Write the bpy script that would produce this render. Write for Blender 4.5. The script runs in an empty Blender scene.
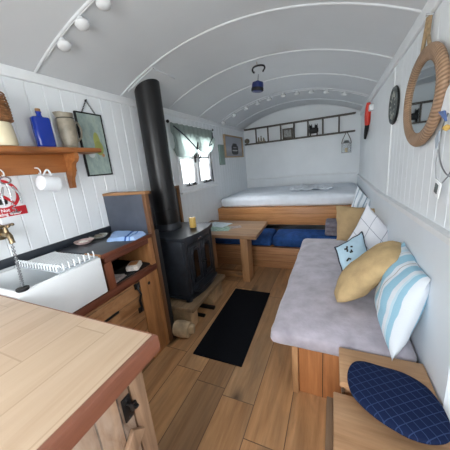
import bpy, bmesh, math, random
from mathutils import Vector, Matrix, noise as mnoise
random.seed(7)
SC = bpy.context.scene
COL = SC.collection
PI = math.pi
XL, XR = -1.61, 0.392          # side walls
YF, YB = -0.95, 4.72           # front (behind camera) and back walls
EZ = 1.967                     # eaves height
ACX, ACZ, AR = -0.609, 0.03, 2.18   # roof arch: circle centre and radius

def arch_z(x, dr=0.0):
    return ACZ + math.sqrt((AR - dr) ** 2 - (x - ACX) ** 2)

# ------------------------------------------------------------------ mesh tools
class MB:
    def __init__(s):
        s.bm = bmesh.new()
        s.uv = None
    def box(s, x0, x1, y0, y1, z0, z1, bev=0.0, seg=2):
        return s.obox(((x0+x1)/2, (y0+y1)/2, (z0+z1)/2), (abs(x1-x0), abs(y1-y0), abs(z1-z0)), None, bev, seg)
    def obox(s, c, d, rot=None, bev=0.0, seg=2):
        b = bmesh.new()
        bmesh.ops.create_cube(b, size=1.0)
        bmesh.ops.scale(b, vec=Vector(d), verts=b.verts)
        if bev > 0:
            bev = min(bev, min(d) * 0.45)
            bmesh.ops.bevel(b, geom=list(b.edges), offset=bev, segments=seg, profile=0.5, affect='EDGES')
        m = Matrix.Translation(Vector(c))
        if rot is not None: m = m @ rot.to_4x4()
        bmesh.ops.transform(b, matrix=m, verts=b.verts)
        s.merge(b)
        return s
    def merge(s, b):
        me = bpy.data.meshes.new('tmp'); b.to_mesh(me); b.free()
        s.bm.from_mesh(me); bpy.data.meshes.remove(me)
    def tube(s, pts, r, seg=8, closed=False, cap=True):
        pts = [Vector(p) for p in pts]
        n = len(pts)
        rs = r if isinstance(r, (list, tuple)) else [r] * n
        rings = []
        prev = None
        for i, p in enumerate(pts):
            a = pts[i-1] if (i > 0 or closed) else pts[i]
            b = pts[(i+1) % n] if (i < n-1 or closed) else pts[i]
            t = (b - a).normalized()
            if prev is None:
                ref = Vector((0, 0, 1)) if abs(t.z) < .9 else Vector((1, 0, 0))
                u = t.cross(ref).normalized()
            else:
                u = (prev - t * prev.dot(t))
                u = u.normalized() if u.length > 1e-6 else t.orthogonal().normalized()
            prev = u
            v = t.cross(u)
            rings.append([s.bm.verts.new(p + (u*math.cos(k*2*PI/seg) + v*math.sin(k*2*PI/seg)) * rs[i]) for k in range(seg)])
        m = n if closed else n - 1
        for i in range(m):
            A, B = rings[i], rings[(i+1) % n]
            for k in range(seg):
                s.bm.faces.new((A[k], A[(k+1) % seg], B[(k+1) % seg], B[k]))
        if cap and not closed:
            s.bm.faces.new(rings[0][::-1]); s.bm.faces.new(rings[-1])
        return s
    def cyl(s, p0, p1, r0, r1=None, seg=20):
        return s.tube([p0, p1], [r0, r0 if r1 is None else r1], seg)
    def lathe(s, c, prof, axis=None, seg=28, sy=1.0):
        # prof: (radius, height) from bottom to top about local z
        M = Matrix.Translation(Vector(c))
        if axis is not None: M = M @ axis.to_4x4()
        rings = []
        for (r, h) in prof:
            if r < 1e-5:
                rings.append([s.bm.verts.new(M @ Vector((0, 0, h)))])
            else:
                rings.append([s.bm.verts.new(M @ Vector((r*math.cos(2*PI*k/seg), sy*r*math.sin(2*PI*k/seg), h))) for k in range(seg)])
        for A, B in zip(rings, rings[1:]):
            for k in range(seg):
                a0, a1 = A[k % len(A)], A[(k+1) % len(A)]
                b0, b1 = B[k % len(B)], B[(k+1) % len(B)]
                vs = []
                for v in (a0, a1, b1, b0):
                    if v not in vs: vs.append(v)
                if len(vs) > 2: s.bm.faces.new(vs)
        if len(rings[0]) > 1: s.bm.faces.new(rings[0][::-1])
        if len(rings[-1]) > 1: s.bm.faces.new(rings[-1])
        return s
    def prism(s, poly, vec):
        # poly: list of 3D points (planar), extruded by vec
        v = Vector(vec)
        a = [s.bm.verts.new(Vector(p)) for p in poly]
        b = [s.bm.verts.new(Vector(p) + v) for p in poly]
        s.bm.faces.new(a[::-1]); s.bm.faces.new(b)
        n = len(a)
        for i in range(n): s.bm.faces.new((a[i], a[(i+1) % n], b[(i+1) % n], b[i]))
        return s
    def surf(s, f, nu, nv, uv=True, closed_u=False):
        if uv and s.uv is None: s.uv = s.bm.loops.layers.uv.new('UVMap')
        g = [[s.bm.verts.new(Vector(f(i/nu, j/nv))) for j in range(nv+1)] for i in range(nu+1)]
        for i in range(nu):
            for j in range(nv):
                fa = s.bm.faces.new((g[i][j], g[i+1][j], g[i+1][j+1], g[i][j+1]))
                if uv:
                    for l, (a, b) in zip(fa.loops, ((i, j), (i+1, j), (i+1, j+1), (i, j+1))):
                        l[s.uv].uv = (a/nu, b/nv)
        return s
    def wobble(s, amp, scale, seed=0.0, mask=None):
        for v in s.bm.verts:
            k = mask(v.co) if mask else 1.0
            q = v.co * scale + Vector((seed, seed*1.7, seed*.3))
            d = mnoise.noise_vector(q) * amp * k
            v.co += d
        return s

ROOT = {}   # object name -> world offset of its tree
def finish(mb, name, mat, off, smooth=True, angle=40, weld=True):
    if weld: bmesh.ops.remove_doubles(mb.bm, verts=mb.bm.verts, dist=1e-5)
    bmesh.ops.recalc_face_normals(mb.bm, faces=mb.bm.faces)
    bmesh.ops.translate(mb.bm, vec=-Vector(off), verts=mb.bm.verts)
    me = bpy.data.meshes.new(name)
    mb.bm.to_mesh(me); mb.bm.free()
    if smooth:
        for p in me.polygons: p.use_smooth = True
        me.set_sharp_from_angle(angle=math.radians(angle))
    me.materials.append(mat)
    o = bpy.data.objects.new(name, me)
    COL.objects.link(o)
    return o

def thing(name, label, cat, loc, group=None):
    o = bpy.data.objects.new(name, None); COL.objects.link(o)
    o.empty_display_size = 0.05
    o.location = loc; o['label'] = label; o['category'] = cat
    if group: o['group'] = group
    ROOT[o.name] = Vector(loc)
    return o

def part(parent, name, mb, mat, label=None, smooth=True, angle=40):
    o = finish(mb, name, mat, ROOT[parent.name], smooth, angle)
    o.parent = parent
    ROOT[o.name] = ROOT[parent.name]
    if label: o['label'] = label
    return o

def base_of(mb):
    xs = [v.co.x for v in mb.bm.verts]; ys = [v.co.y for v in mb.bm.verts]; zs = [v.co.z for v in mb.bm.verts]
    return Vector(((min(xs)+max(xs))/2, (min(ys)+max(ys))/2, min(zs)))

def solo(name, mb, mat, label, cat, group=None, smooth=True, angle=40):
    b = base_of(mb)
    o = finish(mb, name, mat, b, smooth, angle)
    o.location = b; o['label'] = label; o['category'] = cat
    if group: o['group'] = group
    ROOT[o.name] = b
    return o

def struct(name, mb, mat, smooth=False, label=None, parent=None):
    if parent is not None:
        o = finish(mb, name, mat, ROOT[parent.name], smooth); o.parent = parent; ROOT[o.name] = ROOT[parent.name]
        return o
    o = finish(mb, name, mat, (0, 0, 0), smooth)
    o['kind'] = 'structure'
    ROOT[o.name] = Vector((0, 0, 0))
    if label: o['label'] = label
    return o

# ------------------------------------------------------------------ materials
def lin(c):
    def f(v):
        v /= 255.0
        return v/12.92 if v <= .04045 else ((v+.055)/1.055)**2.4
    return (f(c[0]), f(c[1]), f(c[2]), 1.0)

class NT:
    def __init__(s, name):
        m = bpy.data.materials.new(name); m.use_nodes = True
        s.m = m; s.t = m.node_tree; s.n = s.t.nodes
        s.n.clear()
        s.out = s.n.new('ShaderNodeOutputMaterial')
        s.b = s.n.new('ShaderNodeBsdfPrincipled')
        s.l(s.b.outputs[0], s.out.inputs[0])
    def l(s, a, b): s.t.links.new(a, b)
    def new(s, t, **k):
        n = s.n.new(t)
        for a, v in k.items(): setattr(n, a, v)
        return n
    def coord(s, kind='Object', scale=(1, 1, 1), rot=(0, 0, 0), loc=(0, 0, 0)):
        tc = s.new('ShaderNodeTexCoord'); mp = s.new('ShaderNodeMapping')
        mp.inputs['Scale'].default_value = scale; mp.inputs['Rotation'].default_value = rot; mp.inputs['Location'].default_value = loc
        s.l(tc.outputs[kind], mp.inputs[0])
        return mp.outputs[0]
    def noise(s, vec, scale=5, detail=4, rough=.55, dist=0.0):
        n = s.new('ShaderNodeTexNoise')
        n.inputs['Scale'].default_value = scale; n.inputs['Detail'].default_value = detail
        n.inputs['Roughness'].default_value = rough; n.inputs['Distortion'].default_value = dist
        s.l(vec, n.inputs['Vector']); return n.outputs['Fac']
    def ramp(s, fac, stops, interp='LINEAR'):
        r = s.new('ShaderNodeValToRGB'); cr = r.color_ramp; cr.interpolation = interp
        while len(cr.elements) < len(stops): cr.elements.new(.5)
        for e, (p, c) in zip(cr.elements, stops):
            e.position = p; e.color = c if len(c) == 4 else lin(c)
        s.l(fac, r.inputs[0]); return r.outputs[0]
    def math(s, op, a, b=None, c=None):
        n = s.new('ShaderNodeMath', operation=op)
        for i, v in enumerate((a, b, c)):
            if v is None: continue
            if isinstance(v, (int, float)): n.inputs[i].default_value = v
            else: s.l(v, n.inputs[i])
        return n.outputs[0]
    def mix(s, fac, a, b, mode='MIX'):
        n = s.new('ShaderNodeMix', data_type='RGBA', blend_type=mode)
        for i, v in ((0, fac), (6, a), (7, b)):
            if isinstance(v, (int, float)): n.inputs[i].default_value = v
            elif isinstance(v, tuple): n.inputs[i].default_value = v if len(v) == 4 else lin(v)
            else: s.l(v, n.inputs[i])
        return n.outputs[2]
    def sep(s, vec):
        n = s.new('ShaderNodeSeparateXYZ'); s.l(vec, n.inputs[0]); return n.outputs
    def bump(s, h, strength=.3, dist=.01):
        n = s.new('ShaderNodeBump'); n.inputs['Strength'].default_value = strength; n.inputs['Distance'].default_value = dist
        s.l(h, n.inputs['Height']); s.l(n.outputs[0], s.b.inputs['Normal'])
    def col(s, c):
        if isinstance(c, tuple): s.b.inputs['Base Color'].default_value = c if len(c) == 4 else lin(c)
        else: s.l(c, s.b.inputs['Base Color'])
    def set(s, rough=.5, metal=0.0, spec=.5, **k):
        s.b.inputs['Roughness'].default_value = rough; s.b.inputs['Metallic'].default_value = metal
        s.b.inputs['Specular IOR Level'].default_value = spec
        for a, v in k.items(): s.b.inputs[a].default_value = v
        return s.m

def plain(name, c, rough=.5, metal=0.0, var=.08, nscale=12, bump=0.0, bscale=60, spec=.5, **k):
    t = NT(name); v = t.coord()
    n = t.noise(v, nscale, 3)
    d = tuple(max(0, x*(1-var)) for x in c); e = tuple(min(255, x*(1+var*.6)) for x in c)
    t.col(t.ramp(n, [(.3, d), (.7, e)]))
    if bump: t.bump(t.noise(v, bscale, 4), bump, .004)
    return t.set(rough, metal, spec, **k)

def wood(name, light, dark, axis='x', scale=1.0, rough=.45, knots=True, plank=None, across='y', pvar=None, seam=(60, 40, 25), length=None, spec=.4, mott=None):
    """grain stretched along axis; plank: board width across 'across'; pvar: ramp of board tints"""
    t = NT(name)
    sc = {'x': (1.2, 14, 14), 'y': (14, 1.2, 14), 'z': (14, 14, 1.2)}[axis]
    sc = tuple(a*scale for a in sc)
    tc = t.new('ShaderNodeTexCoord'); P = tc.outputs['Object']
    X = t.sep(P)
    ax = {'x': 0, 'y': 1, 'z': 2}
    offs = None
    if plank:
        row = t.math('FLOOR', t.math('DIVIDE', X[ax[across]], plank))
        wn = t.new('ShaderNodeTexWhiteNoise', noise_dimensions='1D'); t.l(row, wn.inputs['W'])
        cell = None
        if length:
            lv = t.math('ADD', t.math('DIVIDE', X[ax[axis]], length), t.math('MULTIPLY', wn.outputs['Value'], 3.7))
            cell = t.math('FLOOR', lv)
            w2 = t.new('ShaderNodeTexWhiteNoise', noise_dimensions='2D')
            cb = t.new('ShaderNodeCombineXYZ'); t.l(row, cb.inputs[0]); t.l(cell, cb.inputs[1]); t.l(cb.outputs[0], w2.inputs['Vector'])
            rnd = w2.outputs['Value']; rc = w2.outputs['Color']
        else:
            rnd = wn.outputs['Value']; rc = wn.outputs['Color']
        vm = t.new('ShaderNodeVectorMath', operation='MULTIPLY_ADD')
        t.l(rc, vm.inputs[0]); vm.inputs[1].default_value = (7, 7, 7); t.l(P, vm.inputs[2])
        V = vm.outputs[0]
    else:
        V = P
    mp = t.new('ShaderNodeMapping'); mp.inputs['Scale'].default_value = sc; t.l(V, mp.inputs[0])
    n1 = t.noise(mp.outputs[0], 1.6, 5, .6, .6)
    n2 = t.noise(mp.outputs[0], 7.0, 3, .6, .2)
    mixf = t.math('ADD', t.math('MULTIPLY', n1, .75), t.math('MULTIPLY', n2, .25))
    c = t.ramp(mixf, [(.32, dark), (.5, tuple((a*.6+b*.4) for a, b in zip(light, dark))), (.66, light)])
    if knots:
        mp2 = t.new('ShaderNodeMapping'); k = {'x': (2.2, 6, 6), 'y': (6, 2.2, 6), 'z': (6, 6, 2.2)}[axis]
        mp2.inputs['Scale'].default_value = tuple(a*scale for a in k); t.l(V, mp2.inputs[0])
        vo = t.new('ShaderNodeTexVoronoi'); vo.inputs['Scale'].default_value = .9; t.l(mp2.outputs[0], vo.inputs['Vector'])
        kf = t.ramp(vo.outputs['Distance'], [(.05, (0, 0, 0, 1)), (.14, (1, 1, 1, 1))])
        c = t.mix(kf, tuple(x*.5 for x in dark), c)
    if plank:
        if pvar: c = t.mix(.75, c, t.ramp(rnd, pvar, 'CONSTANT'), 'MULTIPLY') if False else t.mix(1.0, c, t.ramp(rnd, pvar, 'CONSTANT'), 'MULTIPLY')
        fr = t.math('FRACT', t.math('DIVIDE', X[ax[across]], plank))
        ed = t.math('MINIMUM', fr, t.math('SUBTRACT', 1.0, fr))
        sm = t.math('LESS_THAN', ed, .0022/plank)
        if length:
            f2 = t.math('FRACT', lv)
            e2 = t.math('MINIMUM', f2, t.math('SUBTRACT', 1.0, f2))
            sm = t.math('MAXIMUM', sm, t.math('LESS_THAN', e2, .0022/length))
        c = t.mix(sm, c, seam)
    if mott:
        mp3 = t.new('ShaderNodeMapping'); k = {'x': (1.5, 5, 5), 'y': (5, 1.5, 5), 'z': (5, 5, 1.5)}[axis]
        mp3.inputs['Scale'].default_value = k; t.l(V, mp3.inputs[0])
        n3 = t.noise(mp3.outputs[0], mott[2], 5, .65, .8)
        c = t.mix(t.ramp(n3, [(.42, (0, 0, 0, 1)), (.72, (mott[0],)*3 + (1,))]), c, mott[1])
    t.col(c)
    t.bump(n2, .12, .003)
    return t.set(rough, 0, spec)

def tint(*cs):  # board tints (multiplied), 255 = neutral
    n = len(cs)
    return [(i/n, (c[0]/255, c[1]/255, c[2]/255, 1)) for i, c in enumerate(cs)]

M = {}
M['wall'] = plain('white_painted_boards', (226, 230, 233), .45, var=.02, nscale=3, bump=.05, bscale=30)
M['lower'] = plain('white_painted_lining', (218, 225, 231), .4, var=.02, nscale=2)
M['ceil'] = plain('grey_white_ceiling_paint', (205, 208, 211), .5, var=.02, nscale=2)
M['trim'] = plain('white_trim_paint', (224, 227, 229), .4, var=.02)
M['frame'] = plain('white_window_paint', (238, 240, 242), .35, var=.02)
M['floor'] = wood('oak_plank_floor', (214, 174, 132), (150, 114, 80), 'y', .55, .38, True, .2, 'x',
                  tint((255, 244, 230), (200, 190, 180), (250, 222, 192), (226, 218, 208), (176, 164, 154), (255, 230, 200), (214, 190, 166)), (92, 68, 48), 1.15, mott=(.6, (128, 106, 84), 1.1))
M['pine'] = wood('orange_pine', (206, 152, 104), (160, 106, 64), 'x', .8, .4)
M['pine_y'] = wood('orange_pine_lengthwise', (206, 152, 104), (160, 106, 64), 'y', .8, .4)
M['pine_z'] = wood('orange_pine_upright', (190, 130, 82), (144, 90, 52), 'z', .8, .42, True, .14, 'x', tint((255, 250, 245), (230, 220, 210), (250, 235, 220)))
M['base_boards'] = wood('bench_base_boards', (196, 148, 106), (150, 106, 70), 'x', .8, .45, True, .095, 'z', tint((255, 250, 245), (225, 215, 205), (245, 232, 220)), (96, 64, 40), mott=(.5, (150, 108, 76), 1.4))
M['bed_board'] = wood('bed_side_boards', (214, 160, 110), (170, 112, 66), 'x', .8, .4, True, .125, 'z', tint((255, 250, 245), (236, 226, 214), (248, 236, 220)), (130, 86, 52), mott=(.5, (176, 116, 70), 1.2))
M['shelfwood'] = wood('honey_shelf_pine', (184, 122, 72), (138, 82, 42), 'y', .7, .35, mott=(.5, (150, 90, 46), 1.2))
M['table'] = wood('table_oak_planks', (184, 148, 114), (134, 104, 78), 'x', .9, .42, True, .085, 'y', tint((255, 248, 238), (205, 192, 182), (240, 225, 208), (186, 172, 160)), (96, 72, 52), mott=(.5, (146, 122, 100), 1.4))
M['leg'] = wood('table_leg_timber', (186, 142, 100), (138, 98, 64), 'z', .9, .45)
M['rail'] = wood('trestle_rail', (150, 108, 70), (100, 68, 42), 'x', .9, .5)
M['crate'] = wood('sanded_chest_boards', (206, 166, 128), (160, 120, 84), 'x', .7, .5, mott=(.6, (142, 112, 86), 1.3))
M['crate_y'] = wood('sanded_chest_boards_grey', (150, 122, 96), (96, 74, 56), 'y', .8, .6)
M['redbrown'] = wood('red_brown_edging', (136, 86, 66), (102, 62, 46), 'y', .9, .42, False)
M['mahog'] = wood('dark_red_framing', (112, 62, 42), (74, 38, 26), 'y', .9, .45, False)
M['mahog_z'] = wood('dark_red_post', (122, 70, 46), (84, 44, 28), 'z', .9, .45, False)
M['cabdoor'] = wood('brown_cupboard_boards', (160, 114, 74), (108, 72, 42), 'y', .9, .5, True, .09, 'z', tint((255, 245, 235), (215, 200, 185), (240, 225, 210)), mott=(.7, (196, 152, 108), 2.0))
M['cabpost'] = wood('brown_cupboard_post', (176, 124, 78), (128, 84, 48), 'z', .9, .45, mott=(.5, (120, 80, 48), 1.4))
M['scrap'] = wood('reclaimed_plank_door', (172, 140, 112), (112, 86, 68), 'z', .9, .6, True, .062, 'y',
                  tint((255, 245, 235), (172, 168, 172), (235, 205, 175), (150, 146, 148), (196, 180, 168), (250, 225, 198)), (50, 36, 28), mott=(.8, (196, 178, 160), 2.2))
M['scrap_z'] = wood('reclaimed_brace_wood', (166, 134, 106), (112, 86, 66), 'z', .9, .6)
M['laminate'] = wood('pale_beech_laminate', (200, 178, 154), (180, 156, 130), 'y', .5, .38, False, .13, 'x', tint((255, 252, 248), (247, 242, 237), (251, 247, 241)), (176, 152, 126), .55)
M['slate'] = plain('dark_slate_surface', (66, 70, 76), .35, var=.12)
M['screen'] = plain('blue_grey_screen_board', (74, 80, 92), .5, var=.08)
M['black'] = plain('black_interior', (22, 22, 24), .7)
M['strip'] = plain('dark_slate_splash_strip', (34, 40, 48), .4, var=.2)
M['trimwood'] = wood('screen_top_strip', (176, 130, 88), (126, 88, 54), 'x', .9, .5, False)
M['trimwood_z'] = wood('screen_side_strip', (150, 106, 66), (104, 70, 40), 'z', .9, .5, False)
M['shadedwood_z'] = wood('shaded_brown_strip', (120, 82, 52), (74, 48, 30), 'z', .9, .5, False)  # screen's front strip, with its shade put into the darker brown
M['ceramic'] = plain('white_glazed_ceramic', (232, 236, 238), .12, var=.01)
M['porcelain'] = plain('white_mug_glaze', (232, 236, 240), .2, var=.01)
M['cast'] = plain('black_cast_iron', (42, 46, 53), .42, .3, var=.2, bump=.15, bscale=90)
M['flue'] = plain('black_flue_steel', (20, 20, 22), .38, .2, var=.1)
M['soot'] = plain('sooty_stove_glass', (8, 8, 10), .15)
M['blackmetal'] = plain('black_iron', (24, 24, 26), .4, .4)
M['chrome'] = plain('bright_chrome', (200, 202, 205), .2, 1.0, var=.05)
M['brass'] = plain('aged_brass', (150, 132, 104), .35, 1.0, var=.25)
M['steel'] = plain('grey_steel_wire', (150, 152, 155), .35, .9)
M['hearth'] = wood('worn_hearth_plank', (150, 126, 98), (104, 82, 60), 'y', .8, .7)
M['block'] = plain('rough_timber_block', (176, 146, 110), .8, var=.2, nscale=9, bump=.5, bscale=30)
M['log'] = plain('pale_sawn_log', (186, 164, 132), .8, var=.2, nscale=10, bump=.5, bscale=30)
M['rug'] = plain('black_mat_fibre', (20, 22, 27), .95, var=.2, nscale=120, bump=.6, bscale=260, spec=.1)
M['navy'] = plain('navy_cushion_fabric', (42, 76, 132), .85, var=.18, nscale=14, bump=.3, bscale=200, spec=.15)
M['sheet'] = plain('white_bed_linen', (226, 232, 240), .8, var=.03, nscale=8, bump=.25, bscale=24, spec=.2)
M['fleece'] = plain('lavender_grey_fleece', (178, 172, 182), .95, var=.12, nscale=9, bump=.6, bscale=60, spec=.1, **{'Sheen Weight': .5})
M['greywool'] = plain('grey_blanket_wool', (128, 122, 130), .95, var=.12, nscale=30, bump=.5, bscale=150, spec=.1)
M['mustard'] = plain('tan_cushion_cloth', (192, 166, 124), .9, var=.08, nscale=14, bump=.3, bscale=150, spec=.15)
M['tan'] = plain('dark_tan_cushion_cloth', (180, 154, 116), .9, var=.06, nscale=14, bump=.3, bscale=150, spec=.15)
M['bluecloth'] = plain('pale_blue_cushion_cloth', (190, 218, 234), .85, var=.04, nscale=10, bump=.2, bscale=120, spec=.15)
M['darkpipe'] = plain('dark_navy_piping', (36, 42, 58), .8)
M['inkpatch'] = plain('black_embroidery', (26, 28, 34), .9)
M['wicker'] = plain('brown_wicker', (150, 104, 66), .75, var=.3, nscale=40, bump=.8, bscale=70)
M['cream'] = plain('cream_glazed_jar', (232, 220, 188), .2, var=.04)
M['cork'] = plain('brown_cork', (140, 104, 70), .8)
M['stone'] = plain('speckled_stoneware', (140, 132, 116), .4, var=.22, nscale=14)
M['bluebulb'] = plain('navy_lantern_body', (24, 40, 96), .3)
M['bulb'] = plain('white_frosted_globe', (214, 216, 218), .45, var=.01)
M['cable'] = plain('white_cable', (218, 220, 222), .5)
M['ropefibre'] = plain('jute_rope', (150, 128, 98), .9, var=.2, nscale=60)
M['rattan'] = None
M['greydisc'] = plain('weathered_grey_disc', (92, 98, 98), .6, .2, var=.35, nscale=26, bump=.5, bscale=60)
M['red'] = plain('red_plastic', (214, 52, 34), .4)
M['whiteplastic'] = plain('white_plastic', (232, 234, 236), .4)
M['ladderwood'] = plain('dark_weathered_ladder_wood', (92, 86, 80), .7, var=.2, nscale=20)
M['shell'] = plain('grey_brown_shell', (116, 110, 98), .6, var=.25, nscale=30)
M['driftwood'] = plain('pale_driftwood', (150, 140, 124), .8, var=.2)
M['sheep'] = plain('black_ornament', (22, 22, 24), .6)
M['greenwood'] = plain('grey_green_painted_wood', (130, 150, 142), .5, var=.06)
M['frameoak'] = plain('pale_oak_frame', (178, 152, 120), .5, var=.1)
M['candle'] = plain('yellow_wax', (206, 170, 92), .5, var=.05)
M['paperblue'] = plain('pale_blue_leaflet', (206, 220, 228), .6, var=.1, nscale=30)
M['papergreen'] = plain('green_map_leaflet', (146, 176, 164), .6, var=.25, nscale=24)
M['papergrey'] = plain('printed_leaflet', (166, 154, 150), .6, var=.2, nscale=40)
M['teal'] = plain('pale_pink_dish_glaze', (202, 176, 172), .3, var=.1)
M['dishgreen'] = plain('grey_green_dish_glaze', (176, 178, 168), .35, var=.18, nscale=30)
M['packet'] = plain('white_paper_packet', (214, 206, 198), .6, var=.15, nscale=50)
M['packetlabel'] = plain('orange_packet_label', (176, 120, 74), .6)
M['signwhite'] = plain('white_sign_board', (236, 238, 240), .35, var=.01)
M['signred'] = plain('red_sign_ink', (196, 34, 46), .4, var=.02)
M['signblack'] = plain('black_sign_ink', (24, 24, 26), .4)
M['tray'] = plain('frosted_clear_tray', (206, 216, 222), .2, var=.02, **{'Transmission Weight': .25})
M['outdoor'] = plain('door_paint', (196, 204, 206), .5, var=.03)

def glass_mat():
    t = NT('window_glass')
    t.n.remove(t.b)
    tr = t.new('ShaderNodeBsdfTransparent'); gl = t.new('ShaderNodeBsdfGlossy'); gl.inputs['Roughness'].default_value = .02
    mx = t.new('ShaderNodeMixShader'); mx.inputs[0].default_value = .06
    t.l(tr.outputs[0], mx.inputs[1]); t.l(gl.outputs[0], mx.inputs[2]); t.l(mx.outputs[0], t.out.inputs[0])
    return t.m
M['glass'] = glass_mat()

def blueglass():
    t = NT('cobalt_blue_glass'); t.col((22, 62, 178))
    return t.set(.08, 0, .6, **{'Transmission Weight': .45, 'IOR': 1.45, 'Coat Weight': .3})
M['blueglass'] = blueglass()

def mirror_mat():
    t = NT('silvered_mirror'); t.col((205, 212, 214)); return t.set(.02, 1.0)
M['mirror'] = mirror_mat()

def clear_mat():
    t = NT('lantern_clear_glass'); t.n.remove(t.b)
    tr = t.new('ShaderNodeBsdfTransparent'); tr.inputs[0].default_value = (.86, .9, .92, 1)
    gl = t.new('ShaderNodeBsdfGlossy'); gl.inputs['Roughness'].default_value = .08
    mx = t.new('ShaderNodeMixShader'); mx.inputs[0].default_value = .25
    t.l(tr.outputs[0], mx.inputs[1]); t.l(gl.outputs[0], mx.inputs[2]); t.l(mx.outputs[0], t.out.inputs[0])
    return t.m
M['clear'] = clear_mat()

def rattan():
    t = NT('braided_rattan'); v = t.coord('UV', (1, 1, 1))
    X = t.sep(v)
    a = t.math('SINE', t.math('MULTIPLY', t.math('ADD', X[0], t.math('MULTIPLY', X[1], .03)), 520))
    f = t.math('MULTIPLY_ADD', a, .5, .5)
    n = t.noise(t.coord('Object'), 40, 3)
    c = t.ramp(f, [(.0, (118, 92, 70)), (.5, (152, 122, 96)), (1, (170, 138, 112))])
    t.col(t.mix(.25, c, t.ramp(n, [(.3, (112, 84, 60)), (.7, (180, 148, 116))])))
    t.bump(f, .5, .004)
    return t.set(.6)
M['rattan'] = rattan()

def stripes(name, stops, axis=0, scale=1.0, warp=.02, bump=.3, rot=0.0):
    t = NT(name); v = t.coord('UV', (1, 1, 1), (0, 0, rot)); X = t.sep(v)
    n = t.noise(t.coord('UV'), 3, 2)
    u = t.math('FRACT', t.math('MULTIPLY', t.math('ADD', X[axis], t.math('MULTIPLY', n, warp)), scale))
    t.col(t.ramp(u, stops, 'CONSTANT'))
    t.bump(t.noise(t.coord('Object'), 150, 3), bump, .003)
    return t.set(.85, 0, .15)
W_, B_, P_, G_ = (212, 219, 226), (150, 192, 212), (190, 214, 226), (150, 150, 150)
M['stripecushion'] = stripes('teal_white_stripe_cloth', [(0, W_), (.05, B_), (.16, W_), (.24, P_), (.31, W_), (.345, (176, 170, 164)), (.355, W_), (.41, B_), (.55, W_), (.60, (170, 164, 158)), (.61, W_), (.66, B_), (.79, W_), (.855, P_), (.885, B_), (.95, W_)], 0, 1.0, .05)
M['stripefar'] = stripes('grey_stripe_cloth', [(0, (224, 230, 236)), (.12, (150, 170, 186)), (.17, (226, 232, 238)), (.33, (168, 184, 196)), (.42, (226, 232, 238)), (.58, (140, 160, 178)), (.63, (226, 232, 238)), (.78, (168, 184, 196)), (.86, (226, 232, 238))], 0)
M['towel'] = stripes('blue_striped_cotton', [(0, (150, 180, 222)), (.62, (56, 92, 160)), (.70, (160, 188, 226)), (.78, (90, 126, 186)), (.82, (158, 186, 226))], 0, 1, .01)

def check(name, base, line, nu, nv, width=.04, warp=0.0, rough=.85, bump=.3, two=None):
    t = NT(name); X = t.sep(t.coord('UV'))
    fu = t.math('FRACT', t.math('MULTIPLY', X[0], nu)); fv = t.math('FRACT', t.math('MULTIPLY', X[1], nv))
    a = t.math('MAXIMUM', t.math('LESS_THAN', fu, width), t.math('LESS_THAN', fv, width))
    t.col(t.mix(a, base, line))
    t.bump(t.noise(t.coord('Object'), 150, 3), bump, .003)
    return t.set(rough, 0, .15)
M['checkcloth'] = check('white_windowpane_check', (222, 224, 230), (150, 156, 168), 3, 3, .04)
M['quilt'] = check('navy_quilted_cloth', (20, 32, 64), (48, 64, 98), 15, 15, .09)

def painting(name, fn):
    t = NT(name); fn(t); return t.set(.4)
def fruit(t):
    # muted sea-green ground with a large yellow-green shape and an orange spot, as a plain abstract study
    v = t.coord('UV'); X = t.sep(v)
    n = t.noise(v, 5, 3)
    bg = t.ramp(n, [(.3, (128, 146, 142)), (.6, (160, 176, 168)), (.75, (146, 160, 140))])
    def blob(cx, cy, sx, sy):
        a = t.math('POWER', t.math('DIVIDE', t.math('SUBTRACT', X[0], cx), sx), 2.0)
        b = t.math('POWER', t.math('DIVIDE', t.math('SUBTRACT', X[1], cy), sy), 2.0)
        return t.math('LESS_THAN', t.math('ADD', a, b), 1.0)
    c = t.mix(blob(.62, .56, .13, .15), bg, (160, 164, 92))
    c = t.mix(blob(.66, .45, .18, .12), c, (146, 152, 84))
    c = t.mix(blob(.3, .36, .14, .07), c, (196, 200, 196))
    c = t.mix(blob(.78, .33, .06, .03), c, (180, 130, 90))
    t.col(c)
M['pearart'] = painting('sea_green_art_print', fruit)
def boat(t):
    v = t.coord('UV'); X = t.sep(v)
    n = t.noise(v, 6, 3)
    c = t.ramp(t.math('ADD', X[1], t.math('MULTIPLY', n, .15)), [(.2, (150, 146, 150)), (.42, (176, 176, 182)), (.7, (156, 160, 170))])
    def blob(cx, cy, sx, sy):
        a = t.math('POWER', t.math('ABSOLUTE', t.math('DIVIDE', t.math('SUBTRACT', X[0], cx), sx)), 4.0)
        b = t.math('POWER', t.math('ABSOLUTE', t.math('DIVIDE', t.math('SUBTRACT', X[1], cy), sy)), 4.0)
        return t.math('LESS_THAN', t.math('ADD', a, b), 1.0)
    c = t.mix(blob(.55, .34, .2, .26), c, (22, 22, 26))
    c = t.mix(blob(.55, .58, .13, .1), c, (24, 24, 28))
    c = t.mix(blob(.55, .30, .15, .035), c, (196, 196, 196))
    c = t.mix(blob(.55, .46, .1, .03), c, (150, 152, 158))
    t.col(c)
M['boatart'] = painting('grey_print_dark_shape', boat)
def greypic(t):
    v = t.coord('UV'); n = t.noise(v, 4, 3)
    t.col(t.ramp(n, [(.3, (90, 92, 92)), (.55, (150, 152, 150)), (.75, (110, 112, 112))]))
M['greyart'] = painting('small_grey_photo_print', greypic)
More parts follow.
